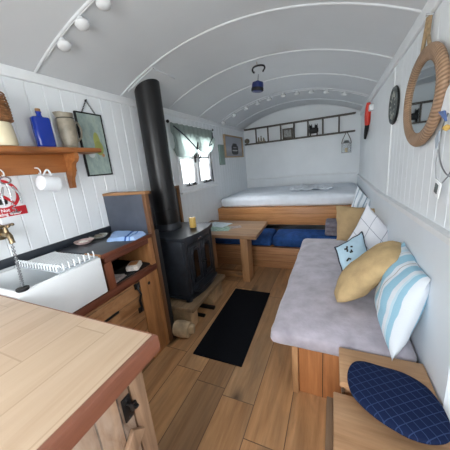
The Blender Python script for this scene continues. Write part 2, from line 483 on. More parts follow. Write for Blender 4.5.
def blindmat():
    t = NT('sage_grey_sheer_linen')
    t.col((150, 162, 158)); m = t.set(.85, 0, .15)
    tl = t.new('ShaderNodeBsdfTranslucent'); tl.inputs[0].default_value = lin((150, 162, 158))
    mx = t.new('ShaderNodeMixShader'); mx.inputs[0].default_value = .35
    t.l(t.b.outputs[0], mx.inputs[1]); t.l(tl.outputs[0], mx.inputs[2]); t.l(mx.outputs[0], t.out.inputs[0])
    return m
M['blind'] = blindmat()

# ------------------------------------------------------------------ the setting
def box_struct(name, *a, mat, bev=0.0):
    mb = MB().box(*a, bev=bev); return struct(name, mb, mat)

struct('floor', MB().box(XL-.06, XR+.06, YF-.06, YB+.06, -.04, 0), M['floor'])

# roof arch
mb = MB()
NA = 40
a0 = math.atan2(EZ-ACZ, XR+.07-ACX); a1 = PI - a0
def arc_pt(k, r, y):
    a = a1 + (a0-a1)*k
    return (ACX + r*math.cos(a), y, ACZ + r*math.sin(a))
NS = 48
vy = (YF-.07, YB+.07)
ri = [[mb.bm.verts.new(arc_pt(k/NS, AR, y)) for y in vy] for k in range(NS+1)]
ro = [[mb.bm.verts.new(arc_pt(k/NS, AR+.03, y)) for y in vy] for k in range(NS+1)]
for k in range(NS):
    mb.bm.faces.new((ri[k][0], ri[k+1][0], ri[k+1][1], ri[k][1]))
    mb.bm.faces.new((ro[k][0], ro[k][1], ro[k+1][1], ro[k+1][0]))
    for e_ in (0, 1): mb.bm.faces.new((ri[k][e_], ro[k][e_], ro[k+1][e_], ri[k+1][e_]))
for k in (0, NS): mb.bm.faces.new((ri[k][0], ri[k][1], ro[k][1], ro[k][0]))
struct('ceiling', mb, M['ceil'], True)

def tg_wall(mb, x_in, x_out, y0, y1, z0, z1, holes=(), pitch=.1, g=.0045):
    """tongue and groove boarding: thin boards on a flat backing with v grooves between"""
    sgn = 1 if x_in > x_out else -1
    ys = []
    y = y0
    while y < y1 - 1e-6:
        ys.append((y, min(y+pitch, y1))); y += pitch
    for (ya, yb) in ys:
        segs = [(z0, z1)]
        for (hy0, hy1, hz0, hz1) in holes:
            if ya >= hy0-1e-6 and yb <= hy1+1e-6:
                segs = [(z0, hz0), (hz1, z1)]
        for (za, zb) in segs:
            xg = x_in - sgn*g
            poly = [(x_out, ya, za), (xg, ya, za), (x_in, ya+g, za), (x_in, yb-g, za), (xg, yb, za), (x_out, yb, za)]
            mb.prism(poly, (0, 0, zb-za))
# left wall: windows at y 2.33..3.23 and (out of view) -.47..0.33
HL = [(2.35, 3.25, 1.09, 1.77), (-.45, .35, 1.05, 1.7)]
mb = MB(); tg_wall(mb, XL, XL-.05, -.95, YB+.05, 0, 1.985, HL)
struct('wall_left', mb, M['wall'])
HR = [(.05, .85, 1.05, 1.7)]
mb = MB(); tg_wall(mb, XR, XR+.05, -.95, 2.25, 0, 1.985, HR, .1, .003)
mb.box(XR, XR+.05, 2.25, YB+.05, 0, 1.985)
struct('wall_right', mb, M['wall'])
def gable(mb, y0, y1, hole=None):
    def prof(x0, x1, zlow):
        n = 16
        pts = [(x0, y0, zlow), (x1, y0, zlow)]
        for k in range(n+1):
            x = x1 + (x0-x1)*k/n
            pts.append((x, y0, arch_z(x)))
        return pts
    if hole is None:
        mb.prism(prof(XL-.04, XR+.04, 0), (0, y1-y0, 0))
    else:
        hx0, hx1, hz0, hz1 = hole
        mb.prism(prof(XL-.04, hx0, 0), (0, y1-y0, 0))
        mb.prism(prof(hx1, XR+.04, 0), (0, y1-y0, 0))
        mb.prism(prof(hx0, hx1, hz1), (0, y1-y0, 0))
        if hz0 > 0: mb.box(hx0, hx1, y0, y1, 0, hz0)
mb = MB(); gable(mb, YB, YB+.05); struct('wall_back', mb, M['wall'])
mb = MB(); gable(mb, YF-.05, YF, (-.95, .0, 0, 1.9)); struct('wall_front', mb, M['wall'])
# open doorway: architrave only, the leaf stands open out of sight
ar = MB().box(-1.0, -.95, YF-.05, YF+.012, 0, 1.95, .004).box(.0, .05, YF-.05, YF+.012, 0, 1.95, .004).box(-.95, .0, YF-.05, YF+.012, 1.9, 1.95, .004)
struct('door_1', ar, M['frame'], True)

# lower lining with cap on right and back wall, eave trims, ceiling battens
mb = MB().prism([(XR-.022, .9, 0), (XR-.022, YB, 0), (XR-.022, YB, .962), (XR-.022, 2.5, .962), (XR-.022, .9, 1.02)], (.022, 0, 0))
struct('baseboard_right', mb, M['lower'])
mb = MB().prism([(XR-.034, .9, 1.018), (XR-.034, 2.5, .96), (XR-.034, YB, .96), (XR-.034, YB, .985), (XR-.034, 2.5, .985), (XR-.034, .9, 1.043)], (.034, 0, 0)); struct('trim_1', mb, M['trim'], True)
mb = MB().box(XL+.0, XR-.034, YB-.012, YB, 1.0, 1.03, .005); struct('trim_2', mb, M['trim'], True)
mb = MB().box(XL, XL+.02, YF, YB, 1.915, 1.972, .005); struct('trim_3', mb, M['trim'], True)
mb = MB().box(XR-.02, XR, YF, YB, 1.905, 1.975, .005); struct('trim_4', mb, M['trim'], True)
mb = MB().box(XR-.012, XR, 2.235, 2.275, .995, 1.9, .004); struct('trim_5', mb, M['trim'], True)
n = 6
for yb in (.38, 1.02, 1.66, 2.30, 2.94, 3.56, 4.22):
    mb = MB()
    mb.tube([arc_pt(k/36, AR-.001, yb) for k in range(1, 36)], .008, 8)
    struct('trim_%d' % n, mb, M['ceil'], True); n += 1
mb = MB()
mb.tube([arc_pt(k/30, AR-.004, YB-.012) for k in range(1, 30)], .012, 6)
struct('trim_%d' % n, mb, M['trim'], True); n += 1
# flashing panel round the flue
mb = MB()
kk = [k/60 for k in range(0, 61) if -1.56 < arc_pt(k/60, AR, 0)[0] < -1.24]
for ka, kb in zip(kk, kk[1:]):
    mb.prism([arc_pt(ka, AR-.012, 1.68), arc_pt(kb, AR-.012, 1.68), arc_pt(kb, AR+.0, 1.68), arc_pt(ka, AR+.0, 1.68)], (0, .29, 0))
struct('trim_%d' % n, mb, M['ceil'], True); n += 1

def casement(name, y0, y1, z0, z1, x_in, sgn, fittings=True):
    """two-light casement. sgn=+1 for the left wall (room is towards +x)"""
    fw = .045
    o = MB()
    xa, xb = x_in - sgn*.05, x_in + sgn*.012
    o.box(xa, xb, y0, y0+fw, z0, z1, .004); o.box(xa, xb, y1-fw, y1, z0, z1, .004)
    o.box(xa, xb, y0+fw, y1-fw, z0, z0+fw, .004); o.box(xa, xb, y0+fw, y1-fw, z1-fw, z1, .004)
    ym = (y0+y1)/2
    o.box(xa, xb, ym-.028, ym+.028, z0+fw, z1-fw, .004)
    o.box(x_in, x_in + sgn*.045, y0-.03, y1+.03, z0-.028, z0, .006)     # sill
    w = struct(name, o, M['frame'], True)
    for (a, b, hs) in ((y0+fw, ym-.028, 1), (ym+.028, y1-fw, -1)):
        s = MB(); sw = .04
        xs0, xs1 = x_in - sgn*.04, x_in - sgn*.008
        s.box(xs0, xs1, a, a+sw, z0+fw, z1-fw, .004); s.box(xs0, xs1, b-sw, b, z0+fw, z1-fw, .004)
        s.box(xs0, xs1, a+sw, b-sw, z0+fw, z0+fw+sw, .004); s.box(xs0, xs1, a+sw, b-sw, z1-fw-sw, z1-fw, .004)
        zt = z0 + (z1-z0)*.56
        s.box(xs0, xs1, a+sw, b-sw, zt-.014, zt+.014, .003)
        sa = struct('window_sash', s, M['frame'], True, None, w)
        struct('window_pane', MB().box(x_in-sgn*.027, x_in-sgn*.021, a+sw-.004, b-sw+.004, z0+fw+sw-.004, z1-fw-sw+.004), M['glass'], False, None, sa)
        if fittings:
            yy = (a+b)/2
            st = MB().box(x_in-sgn*.008, x_in+sgn*.03, yy-.1, yy+.1, z0+fw+.006, z0+fw+.02, .003)
            st.cyl((x_in+sgn*.02, yy-.07, z0+fw+.01), (x_in+sgn*.02, yy-.07, z0+fw+.045), .008)
            st.box(x_in-sgn*.008, x_in+sgn*.022, yy+.05, yy+.09, z0+fw+.018, z0+fw+.036, .003)
            struct('window_stay', st, M['blackmetal'], True, None, sa)
            yh = b-.018 if hs > 0 else a+.018
            hd = MB().box(x_in-sgn*.008, x_in+sgn*.008, yh-.014, yh+.014, zt-.06, zt+.05, .003)
            hd.tube([(x_in+sgn*.008, yh, zt), (x_in+sgn*.03, yh, zt), (x_in+sgn*.032, yh-hs*.02, zt+.06)], .008)
            struct('window_handle', hd, M['blackmetal'], True, None, sa)
    return w
casement('window_1', 2.35, 3.25, 1.09, 1.77, XL, 1)
casement('window_2', -.45, .35, 1.05, 1.7, XL, 1)
casement('window_3', .05, .85, 1.05, 1.7, XR, -1)

# ------------------------------------------------------------------ soft things
def rbox(x0, x1, y0, y1, z0, z1, r, n=(14, 14, 4), puff=0.0, wob=0.0, wsc=6, seed=0.0, keep_bottom=True):
    """a stuffed, rounded block as one closed skin"""
    mb = MB(); b = bmesh.new()
    bmesh.ops.create_cube(b, size=2.0)
    bmesh.ops.subdivide_edges(b, edges=list(b.edges), cuts=15, use_grid_fill=True)
    cx, cy, cz = (x0+x1)/2, (y0+y1)/2, (z0+z1)/2
    hx, hy, hz = (x1-x0)/2, (y1-y0)/2, (z1-z0)/2
    for v in b.verts:
        s = v.co.copy()
        # concentrate rings toward the edges
        q = Vector([math.copysign(1-(1-abs(c))**1.35, c) for c in s])
        p = Vector((q.x*hx, q.y*hy, q.z*hz))
        c = Vector((max(-hx+r, min(hx-r, p.x)), max(-hy+r, min(hy-r, p.y)), max(-hz+min(r, hz*.98), min(hz-min(r, hz*.98), p.z))))
        d = p - c
        if d.length > 1e-9: p = c + d.normalized()*r * min(1.0, d.length/r) if d.length > r else p
        if puff:
            k = (1-q.x**4)*(1-q.y**4)
            if p.z > 0: p.z += puff*k
        v.co = p + Vector((cx, cy, cz))
    mb.merge(b)
    if wob:
        zc = z0
        for v in mb.bm.verts:
            k = 1.0 if v.co.z > z0+.01 else 0.0
            d = mnoise.noise_vector(v.co*wsc + Vector((seed, seed, seed)))*wob*k + mnoise.noise_vector(v.co*wsc*3.1 + Vector((seed, 0, seed)))*wob*.35*k
            v.co += d
    return mb

def pillow_mesh(c, U, V, T, seed=0, N=26, pinch=.10, rnd=0.0):
    """closed cushion skin with two faces; U, V half vectors, T half thickness; UV mapped"""
    c, U, V = Vector(c), Vector(U), Vector(V)
    Nn = U.cross(V).normalized()
    mb = MB()
    def f(sg):
        def g(a, b):
            s, t = a*2-1, b*2-1
            ss = s*(1 - pinch*(1-t*t)*abs(s)**1.5*.9) ; tt = t*(1 - pinch*(1-s*s)*abs(t)**1.5*.9)
            if rnd:
                q = 1 - rnd*(s*s*t*t); ss *= q; tt *= q
            h = (max(0, 1-s*s)**.55)*(max(0, 1-t*t)**.55)
            p = c + U*ss + V*tt + Nn*(sg*T*h)
            w = mnoise.noise(Vector((s*1.7+seed*3.1, t*1.7, seed + sg)))*.10 + mnoise.noise(Vector((s*4+seed, t*4, seed*2.+sg)))*.045
            p += Nn*(w*T*h**.5*1.6)
            p += (U.normalized()*mnoise.noise(Vector((s*2, t*2, seed+9))) + V.normalized()*mnoise.noise(Vector((s*2+5, t*2, seed+4))))*.008
            return p
        return g
    mb.surf(f(1), N, N); mb.surf(f(-1), N, N)
    return mb
def pillow_rim(c, U, V, r, seed=0, pinch=.10, sides=(0, 1, 2, 3), N=26):
    c, U, V = Vector(c), Vector(U), Vector(V)
    out = []
    for sd in sides:
        for k in range(N+1):
            q = k/N*2-1
            s, t = ((q, -1), (1, q), (-q, 1), (-1, -q))[sd]
            ss = s*(1 - pinch*(1-t*t)*abs(s)**1.5*.9); tt = t*(1 - pinch*(1-s*s)*abs(t)**1.5*.9)
            p = c + U*ss + V*tt
            p += (U.normalized()*mnoise.noise(Vector((s*2, t*2, seed+9))) + V.normalized()*mnoise.noise(Vector((s*2+5, t*2, seed+4))))*.008
            if not out or (out[-1]-p).length > 1e-4: out.append(p)
    return out

# ------------------------------------------------------------------ bed end
bd = thing('raised_bed', 'orange pine raised bed front with two wide boards across the far end', 'bed', (-.61, 3.3, 0))
part(bd, 'front_board', MB().box(XL+.004, XR-.026, 3.24, 3.275, .475, .712, .006), M['bed_board'])
part(bd, 'bed_deck', MB().box(XL+.004, XR-.026, 3.275, YB-.014, .66, .711, .003), M['pine'])
part(bd, 'support_rail', MB().box(XL+.004, XL+.05, 3.29, YB-.014, .0, .66, .003), M['pine_y'])
part(bd, 'support_rail', MB().box(XR-.072, XR-.026, 3.29, YB-.014, .0, .66, .003), M['pine_y'])
m = rbox(XL+.03, XR-.04, 3.30, 4.66, .7135, .855, .05, puff=.02, wob=.006, wsc=5, seed=2)
bm_ = thing('bed_mattress', 'white sheeted mattress lying on the raised bed below the ladder', 'mattress', (-.61, 3.98, .7135))
part(bm_, 'mattress_body', m, M['sheet'])
# crumpled throw on the mattress top
mb = MB()
def throw(a, b):
    x = -.62 + a*.62; y = 3.62 + b*.62
    z = .8925 + .04*max(0, mnoise.noise(Vector((x*7, y*7, 3)))) + .026*mnoise.noise(Vector((x*18, y*18, 1)))
    e = min(a, 1-a, b, 1-b)
    if e < .12: z -= (.12-e)*.04
    return (x, y, z)
mb.surf(throw, 40, 40)
solo('folded_bed_throw', mb, M['sheet'], 'white crumpled coverlet bunched on top of the bed mattress', 'bedspread')

bn = thing('bench_base', 'low pine boarded bench base under the blue seat cushions', 'bench', (-.61, 3.0, 0))
part(bn, 'front_panel', MB().box(XL+.004, XR-.026, 2.84, 2.865, .0, .285, .004), M['base_boards'])
part(bn, 'seat_board', MB().box(XL+.004, XR-.026, 2.865, 3.288, .262, .285, .003), M['pine'])
for (xa, xb, lab, sd) in ((XL+.012, -.705, 'navy blue bench seat cushion behind the table by the left wall', 1), (-.7, XR-.04, 'navy blue bench seat cushion partly hidden by the lavender sofa', 5)):
    m = rbox(xa, xb, 2.833, 3.225, .287, .425, .045, puff=.018, wob=.006, wsc=6, seed=sd)
    solo('seat_cushion', m, M['navy'], lab, 'cushion', 'navy bench cushions')
# grey folded blanket at the end of the bench
gb = thing('folded_blanket', 'folded grey wool blanket on the bench next to the tan cushion', 'blanket', (.02, 3.0, .45))
for k in range(3):
    part(gb, 'blanket_fold', rbox(-.085+k*.003, .085-k*.004, 2.86+k*.004, 3.13, .447+k*.05, .499+k*.05, .024, wob=.004, wsc=9, seed=k), M['greywool'])

# ------------------------------------------------------------------ sofa
sf = thing('box_sofa', 'orange pine box base beneath the lavender grey sofa mattress', 'sofa', (.1, 1.95, 0))
part(sf, 'end_panel', MB().box(-.168, XR-.026, 1.184, 1.205, .0, .335, .003), M['pine_z'])
part(sf, 'front_panel', MB().box(-.185, -.165, 1.206, 2.80, .0, .335, .003), M['pine_y'])
part(sf, 'corner_post', MB().box(-.205, -.169, 1.165, 1.205, .0, .335, .005), M['leg'])
part(sf, 'seat_deck', MB().box(-.2, XR-.026, 1.21, 2.80, .335, .349, .002), M['pine'])
m = rbox(-.315, XR-.028, 1.112, 2.80, .350, .448, .042, puff=.016, wob=.010, wsc=7, seed=11)
for v in m.bm.verts:      # throw hangs a little over the aisle edge and the near end
    if v.co.x < -.24 and v.co.z < .40: v.co.x -= .006*(1+mnoise.noise(v.co*9))
sm = thing('sofa_mattress', 'lavender grey fleece covered sofa mattress along the right wall', 'mattress', (.04, 1.95, .35))
part(sm, 'fleece_cover', m, M['fleece'])

def cushion(name, label, c, U, V, T, mat, seed, pinch=.10, group='scatter cushions on the sofa', rnd=0.0):
    t = thing(name, label, 'cushion', tuple(Vector(c) - Vector((0, 0, .2))), group)
    b = part(t, 'cushion_cover', pillow_mesh(c, U, V, T, seed, pinch=pinch, rnd=rnd), mat, angle=70)
    return t, b
# A: teal and white striped, nearest, leaning on the right wall
ca = ((.302, 1.30, .655), (.0, -.215, -.012), (.06, .035, .185))
tA, bA = cushion('scatter_cushion', 'large pale blue and white striped cushion nearest the camera against the right wall', ca[0], ca[1], ca[2], .08, M['stripecushion'], 1)
# B: mustard, leaning towards A
cb = ((.186, 1.53, .652), (.158, -.03, .185), (.03, .18, .0))
tB, bB = cushion('scatter_cushion', 'plump plain mustard tan cushion between the striped and pale blue cushions', cb[0], cb[1], cb[2], .085, M['mustard'], 2, .03, rnd=.16)
# C: pale blue with black figures
cc = ((.14, 1.83, .618), (.094, .08, .04), (-.03, .115, .098))
tC, bC = cushion('scatter_cushion', 'small pale blue cushion with black motifs and dark piping', cc[0], cc[1], cc[2], .045, M['bluecloth'], 3)
part(tC, 'piping', MB().tube(pillow_rim(cc[0], cc[1], cc[2], .004, 3)[:-1], .0055, 6, True), M['darkpipe'], 'dark navy piping')
# D: white windowpane check
cd = ((.276, 2.05, .672), (.11, -.066, -.125), (.075, .04, .16))
tD, bD = cushion('scatter_cushion', 'white cushion with thin grey windowpane check behind the pale blue one', cd[0], cd[1], cd[2], .06, M['checkcloth'], 4)
# E: tan at the far end facing the camera
ce = ((.225, 2.66, .64), (.195, -.02, -.015), (-.005, .055, .175))
tE, bE = cushion('scatter_cushion', 'upright flat tan cushion at the far end of the sofa by the bed', ce[0], ce[1], ce[2], .055, M['tan'], 5, .05)
# F: grey striped beside bed
cf = ((.275, 3.02, .70), (.085, -.05, -.09), (.06, .06, .19))
tF, bF = cushion('scatter_cushion', 'grey and white striped cushion standing against the bed corner behind the tan one', cf[0], cf[1], cf[2], .055, M['stripefar'], 6)

# black motifs on cushion C: short stitched strokes lying on the cover
def on_pillow(pc, s, t, T, lift=.004):
    c, U, V = [Vector(q) for q in pc]
    Nn = U.cross(V).normalized()
    if Nn.y > 0: sg = -1
    else: sg = 1
    h = (max(0, 1-s*s)**.55)*(max(0, 1-t*t)**.55)
    w = mnoise.noise(Vector((s*1.7+3*3.1, t*1.7, 3 + sg)))*.10 + mnoise.noise(Vector((s*4+3, t*4, 3*2.+sg)))*.045
    return c + U*s + V*t + Nn*(sg*(T*h + lift)) + Nn*(w*T*h**.5*1.6)
for stroke in ([(-.55, .55), (-.4, .5), (-.35, .6)], [(-.4, .46), (-.42, .35)], [(-.3, .25), (-.15, .2), (-.18, .32)],
               [(-.6, -.05), (-.45, .0), (-.35, -.1)], [(-.55, -.3), (-.4, -.25), (-.42, -.4), (-.3, -.42)], [(-.15, .5), (-.05, .42)]):
    part(tC, 'stitched_motif', MB().tube([on_pillow(cc, a, b, .045) for a, b in stroke], .006, 6), M['inkpatch'], 'black stitched motif')

# ------------------------------------------------------------------ near chest and step box with pad
c1 = thing('wooden_chest', 'low sanded wood chest between the sofa end and the step box', 'chest', (.21, 1.0, 0))
part(c1, 'lid', MB().box(.035, XR-.027, .895, 1.098, .412, .44, .004), M['crate'])
part(c1, 'chest_body', MB().box(.05, XR-.03, .925, 1.09, .0, .411, .003), M['crate'])
part(c1, 'lid_stay', MB().cyl((.05, .905, .38), (.05, .905, .411), .004).box(.043, .057, .9, .925, .372, .38, .002), M['chrome'], 'small white metal lid stay')
c2 = thing('step_box', 'low sanded wood box nearest the camera under the navy pad', 'box', (.21, .6, 0))
part(c2, 'lid', MB().box(.012, XR-.027, .28, .885, .366, .392, .004), M['crate'])
part(c2, 'side_panel', MB().box(-.014, .012, .28, .89, .0, .352, .003), M['crate_y'], 'greyer weathered side board')
part(c2, 'box_body', MB().box(.013, XR-.03, .285, .88, .0, .365, .003), M['crate'])
# navy quilted pad: a long lozenge with rounded ends lying on both boxes
mb = MB()
outline = [(.068, .95), (.09, 1.0), (.13, 1.018), (.19, 1.012), (.275, 1.0), (.335, .957), (.361, .89), (.364, .82), (.345, .765), (.30, .738), (.25, .732), (.205, .742), (.138, .775), (.08, .832), (.064, .89)]
def smooth_loop(P, n=6):
    out = []
    N = len(P)
    for i in range(N):
        p0, p1, p2, p3 = [Vector((*P[(i+j-1) % N], 0)) for j in range(4)]
        for k in range(n):
            t = k/n
            out.append(.5*((2*p1)+(-p0+p2)*t+(2*p0-5*p1+4*p2-p3)*t*t+(-p0+3*p1-3*p2+p3)*t**3))
    return out
lp = smooth_loop(outline)
cxy = sum(lp, Vector())/len(lp)
mb.uv = mb.bm.loops.layers.uv.new('UVMap')
rings = []
for (sc_, z) in ((.0, .468), (.35, .468), (.7, .467), (.9, .465), (.98, .459), (1.0, .452), (.985, .4445), (.0, .4435)):
    rings.append([mb.bm.verts.new((cxy.x+(p.x-cxy.x)*sc_, cxy.y+(p.y-cxy.y)*sc_, z)) for p in lp] if sc_ > 0 else [mb.bm.verts.new((cxy.x, cxy.y, z))])
def padface(vs):
    f = mb.bm.faces.new(vs)
    for l in f.loops:
        x, y = l.vert.co.x-.2, l.vert.co.y-.83
        a = .62
        u, v = x*math.cos(a)+y*math.sin(a), -x*math.sin(a)+y*math.cos(a)
        l[mb.uv].uv = (u*2.4+.5, v*2.4+.5)
for A, B in zip(rings, rings[1:]):
    L = len(lp)
    for k in range(L):
        vs = []
        for v in (A[k % len(A)], A[(k+1) % len(A)], B[(k+1) % len(B)], B[k % len(B)]):
            if v not in vs: vs.append(v)
        padface(vs)
solo('quilted_pad', mb, M['quilt'], 'navy quilted pad with rounded ends lying on the wooden chest', 'pad')

# ------------------------------------------------------------------ floor mat
mb = MB().box(-.96, -.57, 1.235, 2.215, .0005, .011, .004)
for v in mb.bm.verts: v.co.x += (v.co.y-1.7)*-.035
solo('floor_mat', mb, M['rug'], 'long black mat on the plank floor in front of the stove', 'mat')

# ------------------------------------------------------------------ table
tb = thing('trestle_table', 'small wooden plank table in front of the bench by the left wall', 'table', (-1.15, 2.62, 0))
part(tb, 'tabletop', MB().prism([(-1.58, 2.30, .565), (-.727, 2.285, .565), (-.752, 2.79, .565), (-.765, 2.93, .565), (-1.58, 2.96, .565)], (0, 0, .036)), M['table'])
for xa in (-.955, -1.43):
    part(tb, 'leg', MB().box(xa, xa+.085, 2.40, 2.56, .0, .565, .004), M['leg'])
part(tb, 'foot_rail', MB().box(-1.345, -.955, 2.44, 2.50, .03, .10, .004), M['rail'])
mb = MB()
def leaf(cx, cy, z, w, d, a, h=.004):
    return MB().obox((cx, cy, z+h/2), (w, d, h), Matrix.Rotation(a, 3, 'Z'), .0008, 1)
solo('map_leaflet', leaf(-1.27, 2.53, .6015, .30, .2, .15), M['papergreen'], 'green printed map leaflet lying nearest the stove on the table', 'leaflet', 'leaflets on the table')
solo('paper_leaflet', leaf(-1.36, 2.72, .6015, .30, .21, -.25, .006), M['paperblue'], 'pale blue and white folded leaflet at the wall side of the table', 'leaflet', 'leaflets on the table')
solo('postcard', leaf(-1.09, 2.62, .6015, .15, .1, .5), M['papergrey'], 'small grey printed card in the middle of the table', 'card', 'leaflets on the table')

# ------------------------------------------------------------------ stove
hs = solo('hearth_slab', MB().box(-1.56, -1.04, 1.45, 2.12, .185, .222, .006), M['hearth'], 'worn tan hearth plank carrying the black stove', 'hearth')
m = MB().box(-1.28, -1.085, 1.47, 1.585, .0, .184, .012).wobble(.006, 12, 1)
solo('support_block', m, M['block'], 'rough timber block under the near end of the hearth slab', 'block', 'blocks under the hearth')
m = MB().box(-1.3, -1.075, 1.86, 2.09, .0, .184, .012).wobble(.006, 12, 4)
solo('support_block', m, M['block'], 'rough timber block under the far end of the hearth slab', 'block', 'blocks under the hearth')
m = MB(); m.tube([(-1.2+.02, 1.385, .068), (-1.20+.08, 1.387, .07), (-1.06, 1.395, .066)], [.066, .068, .064], 12).wobble(.007, 11, 2)
m.obox((-1.045, 1.405, .075), (.05, .06, .07), Matrix.Rotation(.4, 3, 'Z'), .015)
solo('firewood_log', m, M['log'], 'pale sawn log lying on the floor in front of the hearth block', 'log')
m = MB().box(-1.3, -1.075, 1.655, 1.69, .0, .02, .003); solo('iron_bar', m, M['blackmetal'], 'black iron bar on the floor under the hearth, nearer the log', 'bar', 'iron bars under the hearth')
m = MB().box(-1.3, -1.04, 1.79, 1.83, .0, .024, .003); solo('iron_bar', m, M['blackmetal'], 'black iron bar on the floor under the hearth, further from the log', 'bar', 'iron bars under the hearth')

sv = thing('wood_stove', 'black cast iron wood stove with tall flue standing on the hearth', 'stove', (-1.32, 1.78, .222))
m = MB().box(-1.5, -1.115, 1.525, 2.035, .27, .775, .015)
part(sv, 'stove_body', m, M['cast'])
def bow(y): return -1.095 + .045*(1-((y-1.78)/.28)**2)
m = MB()
pts = [(-1.525, 1.505, .775)] + [(bow(1.505+k*.55/16), 1.505+k*.55/16, .775) for k in range(17)] + [(-1.525, 2.055, .775)]
m.prism(pts, (0, 0, .035))
bmesh.ops.bevel(m.bm, geom=[e for e in m.bm.edges], offset=.006, segments=2, affect='EDGES')
part(sv, 'top_plate', m, M['cast'])
m = MB(); pts = [(-1.515, 1.515, .256)] + [(bow(1.515+k*.53/12)-.005, 1.515+k*.53/12, .256) for k in range(13)] + [(-1.515, 2.045, .256)]
m.prism(pts, (0, 0, .022)); part(sv, 'base_plate', m, M['cast'])
for (x, y) in ((-1.14, 1.56), (-1.14, 2.0), (-1.48, 1.56), (-1.48, 2.0)):
    part(sv, 'leg', MB().tube([(x, y, .222), (x, y, .232), (x, y, .256)], [.03, .018, .026], 12), M['cast'])
# front with raised border
m = MB()
m.box(-1.116, -1.098, 1.535, 1.575, .29, .765, .006); m.box(-1.116, -1.098, 1.985, 2.025, .29, .765, .006)
m.box(-1.116, -1.098, 1.575, 1.985, .72, .765, .006); m.box(-1.116, -1.098, 1.575, 1.985, .29, .34, .006)
part(sv, 'front_frame', m, M['cast'])
def archslot(y0, y1, z0, z1, x, d):
    r = (y1-y0)/2; yc = (y0+y1)/2
    pts = [(x, y0, z0), (x, y1, z0)] + [(x, yc+r*math.cos(a*PI/10), z1-r+r*math.sin(a*PI/10)) for a in range(11)]
    return pts, (d, 0, 0)
for (ya, yb, nm) in ((1.582, 1.776, 0), (1.784, 1.978, 1)):
    dm = MB().box(-1.112, -1.094, ya, yb, .345, .715, .005)
    yc = (ya+yb)/2
    p = archslot(yc-.058, yc+.058, .385, .685, -1.094, .010)
    ring = MB()
    loop = [Vector(q)+Vector((.004, 0, 0)) for q in p[0]]
    dm.tube(loop, .009, 8, True)
    for zz in (.365, .70):
        dm.tube([(-1.094, ya+.02, zz), (-1.094, yb-.02, zz)], .006, 8)
    d_ = part(sv, 'stove_door', dm, M['cast'])
    p2 = archslot(yc-.035, yc+.035, .41, .66, -1.0935, .004)
    part(d_, 'door_glass', MB().prism(*p2), M['soot'])
    kn = MB().cyl((-1.094, yb-.018 if nm == 0 else ya+.018, .52), (-1.07, yb-.018 if nm == 0 else ya+.018, .52), .006, .006, 10)
    kn.lathe((-1.066, yb-.018 if nm == 0 else ya+.018, .52), [(0, -.012), (.01, -.008), (.013, 0), (.01, .008), (0, .012)], Matrix.Rotation(PI/2, 3, 'Y'), 12)
    part(d_, 'door_knob', kn, M['blackmetal'])
m = MB(); pts = [(-1.115, 1.58, .3)] + [(-1.055 + .03*(1-((y-1.78)/.2)**2), y, .3) for y in [1.6+k*.36/10 for k in range(11)]] + [(-1.115, 1.98, .3)]
m.prism(pts, (0, 0, .014))
m.tube([(-1.06+.03*(1-((y-1.78)/.2)**2), y, .318) for y in [1.6+k*.36/10 for k in range(11)]], .008, 8)
part(sv, 'ash_lip', m, M['cast'])
part(sv, 'maker_plate', MB().box(-1.098, -1.092, 1.755, 1.81, .728, .745, .003), M['chrome'], 'small bright metal plate')
PX, PY = -1.435, 1.805
part(sv, 'flue_collar', MB().lathe((PX, PY, .811), [(.123, 0), (.123, .02), (.116, .045), (.11, .06)], None, 32), M['cast'])
ztop = arch_z(PX+.095, .018)
m = MB(); m.lathe((PX, PY, 0), [(.107, .871), (.107, 1.0), (.109, 1.002), (.109, 1.012), (.107, 1.014), (.107, arch_z(PX-.107, .02))], None, 36)
for v in m.bm.verts:
    if v.co.z > 1.5: v.co.z = arch_z(v.co.x, .014)
part(sv, 'flue_pipe', m, M['flue'])
m = MB().lathe((-1.2, 1.865, .8105), [(.029, 0), (.031, .004), (.031, .088), (.028, .094), (.006, .09)], None, 24)
cn = thing('pillar_candle', 'short yellow pillar candle on the back of the stove top', 'candle', (-1.2, 1.865, .8105))
part(cn, 'wax_pillar', m, M['candle'])
part(cn, 'wick', MB().cyl((-1.2, 1.865, .90), (-1.2, 1.865, .912), .0018), M['black'])
# shield board on the wall behind the stove
bs = thing('heat_shield', 'dark board with wooden edges fixed to the wall behind the stove', 'heat shield', (XL, 1.85, .0))
part(bs, 'shield_board', MB().box(XL+.001, XL+.014, 1.395, 2.24, .0, 1.15, .002), M['slate'])
part(bs, 'edge_strip', MB().box(XL+.001, XL+.03, 2.24, 2.28, .0, 1.175, .003), M['trimwood_z'])
part(bs, 'top_strip', MB().box(XL+.001, XL+.03, 1.395, 2.24, 1.15, 1.175, .003), M['trimwood_z'])

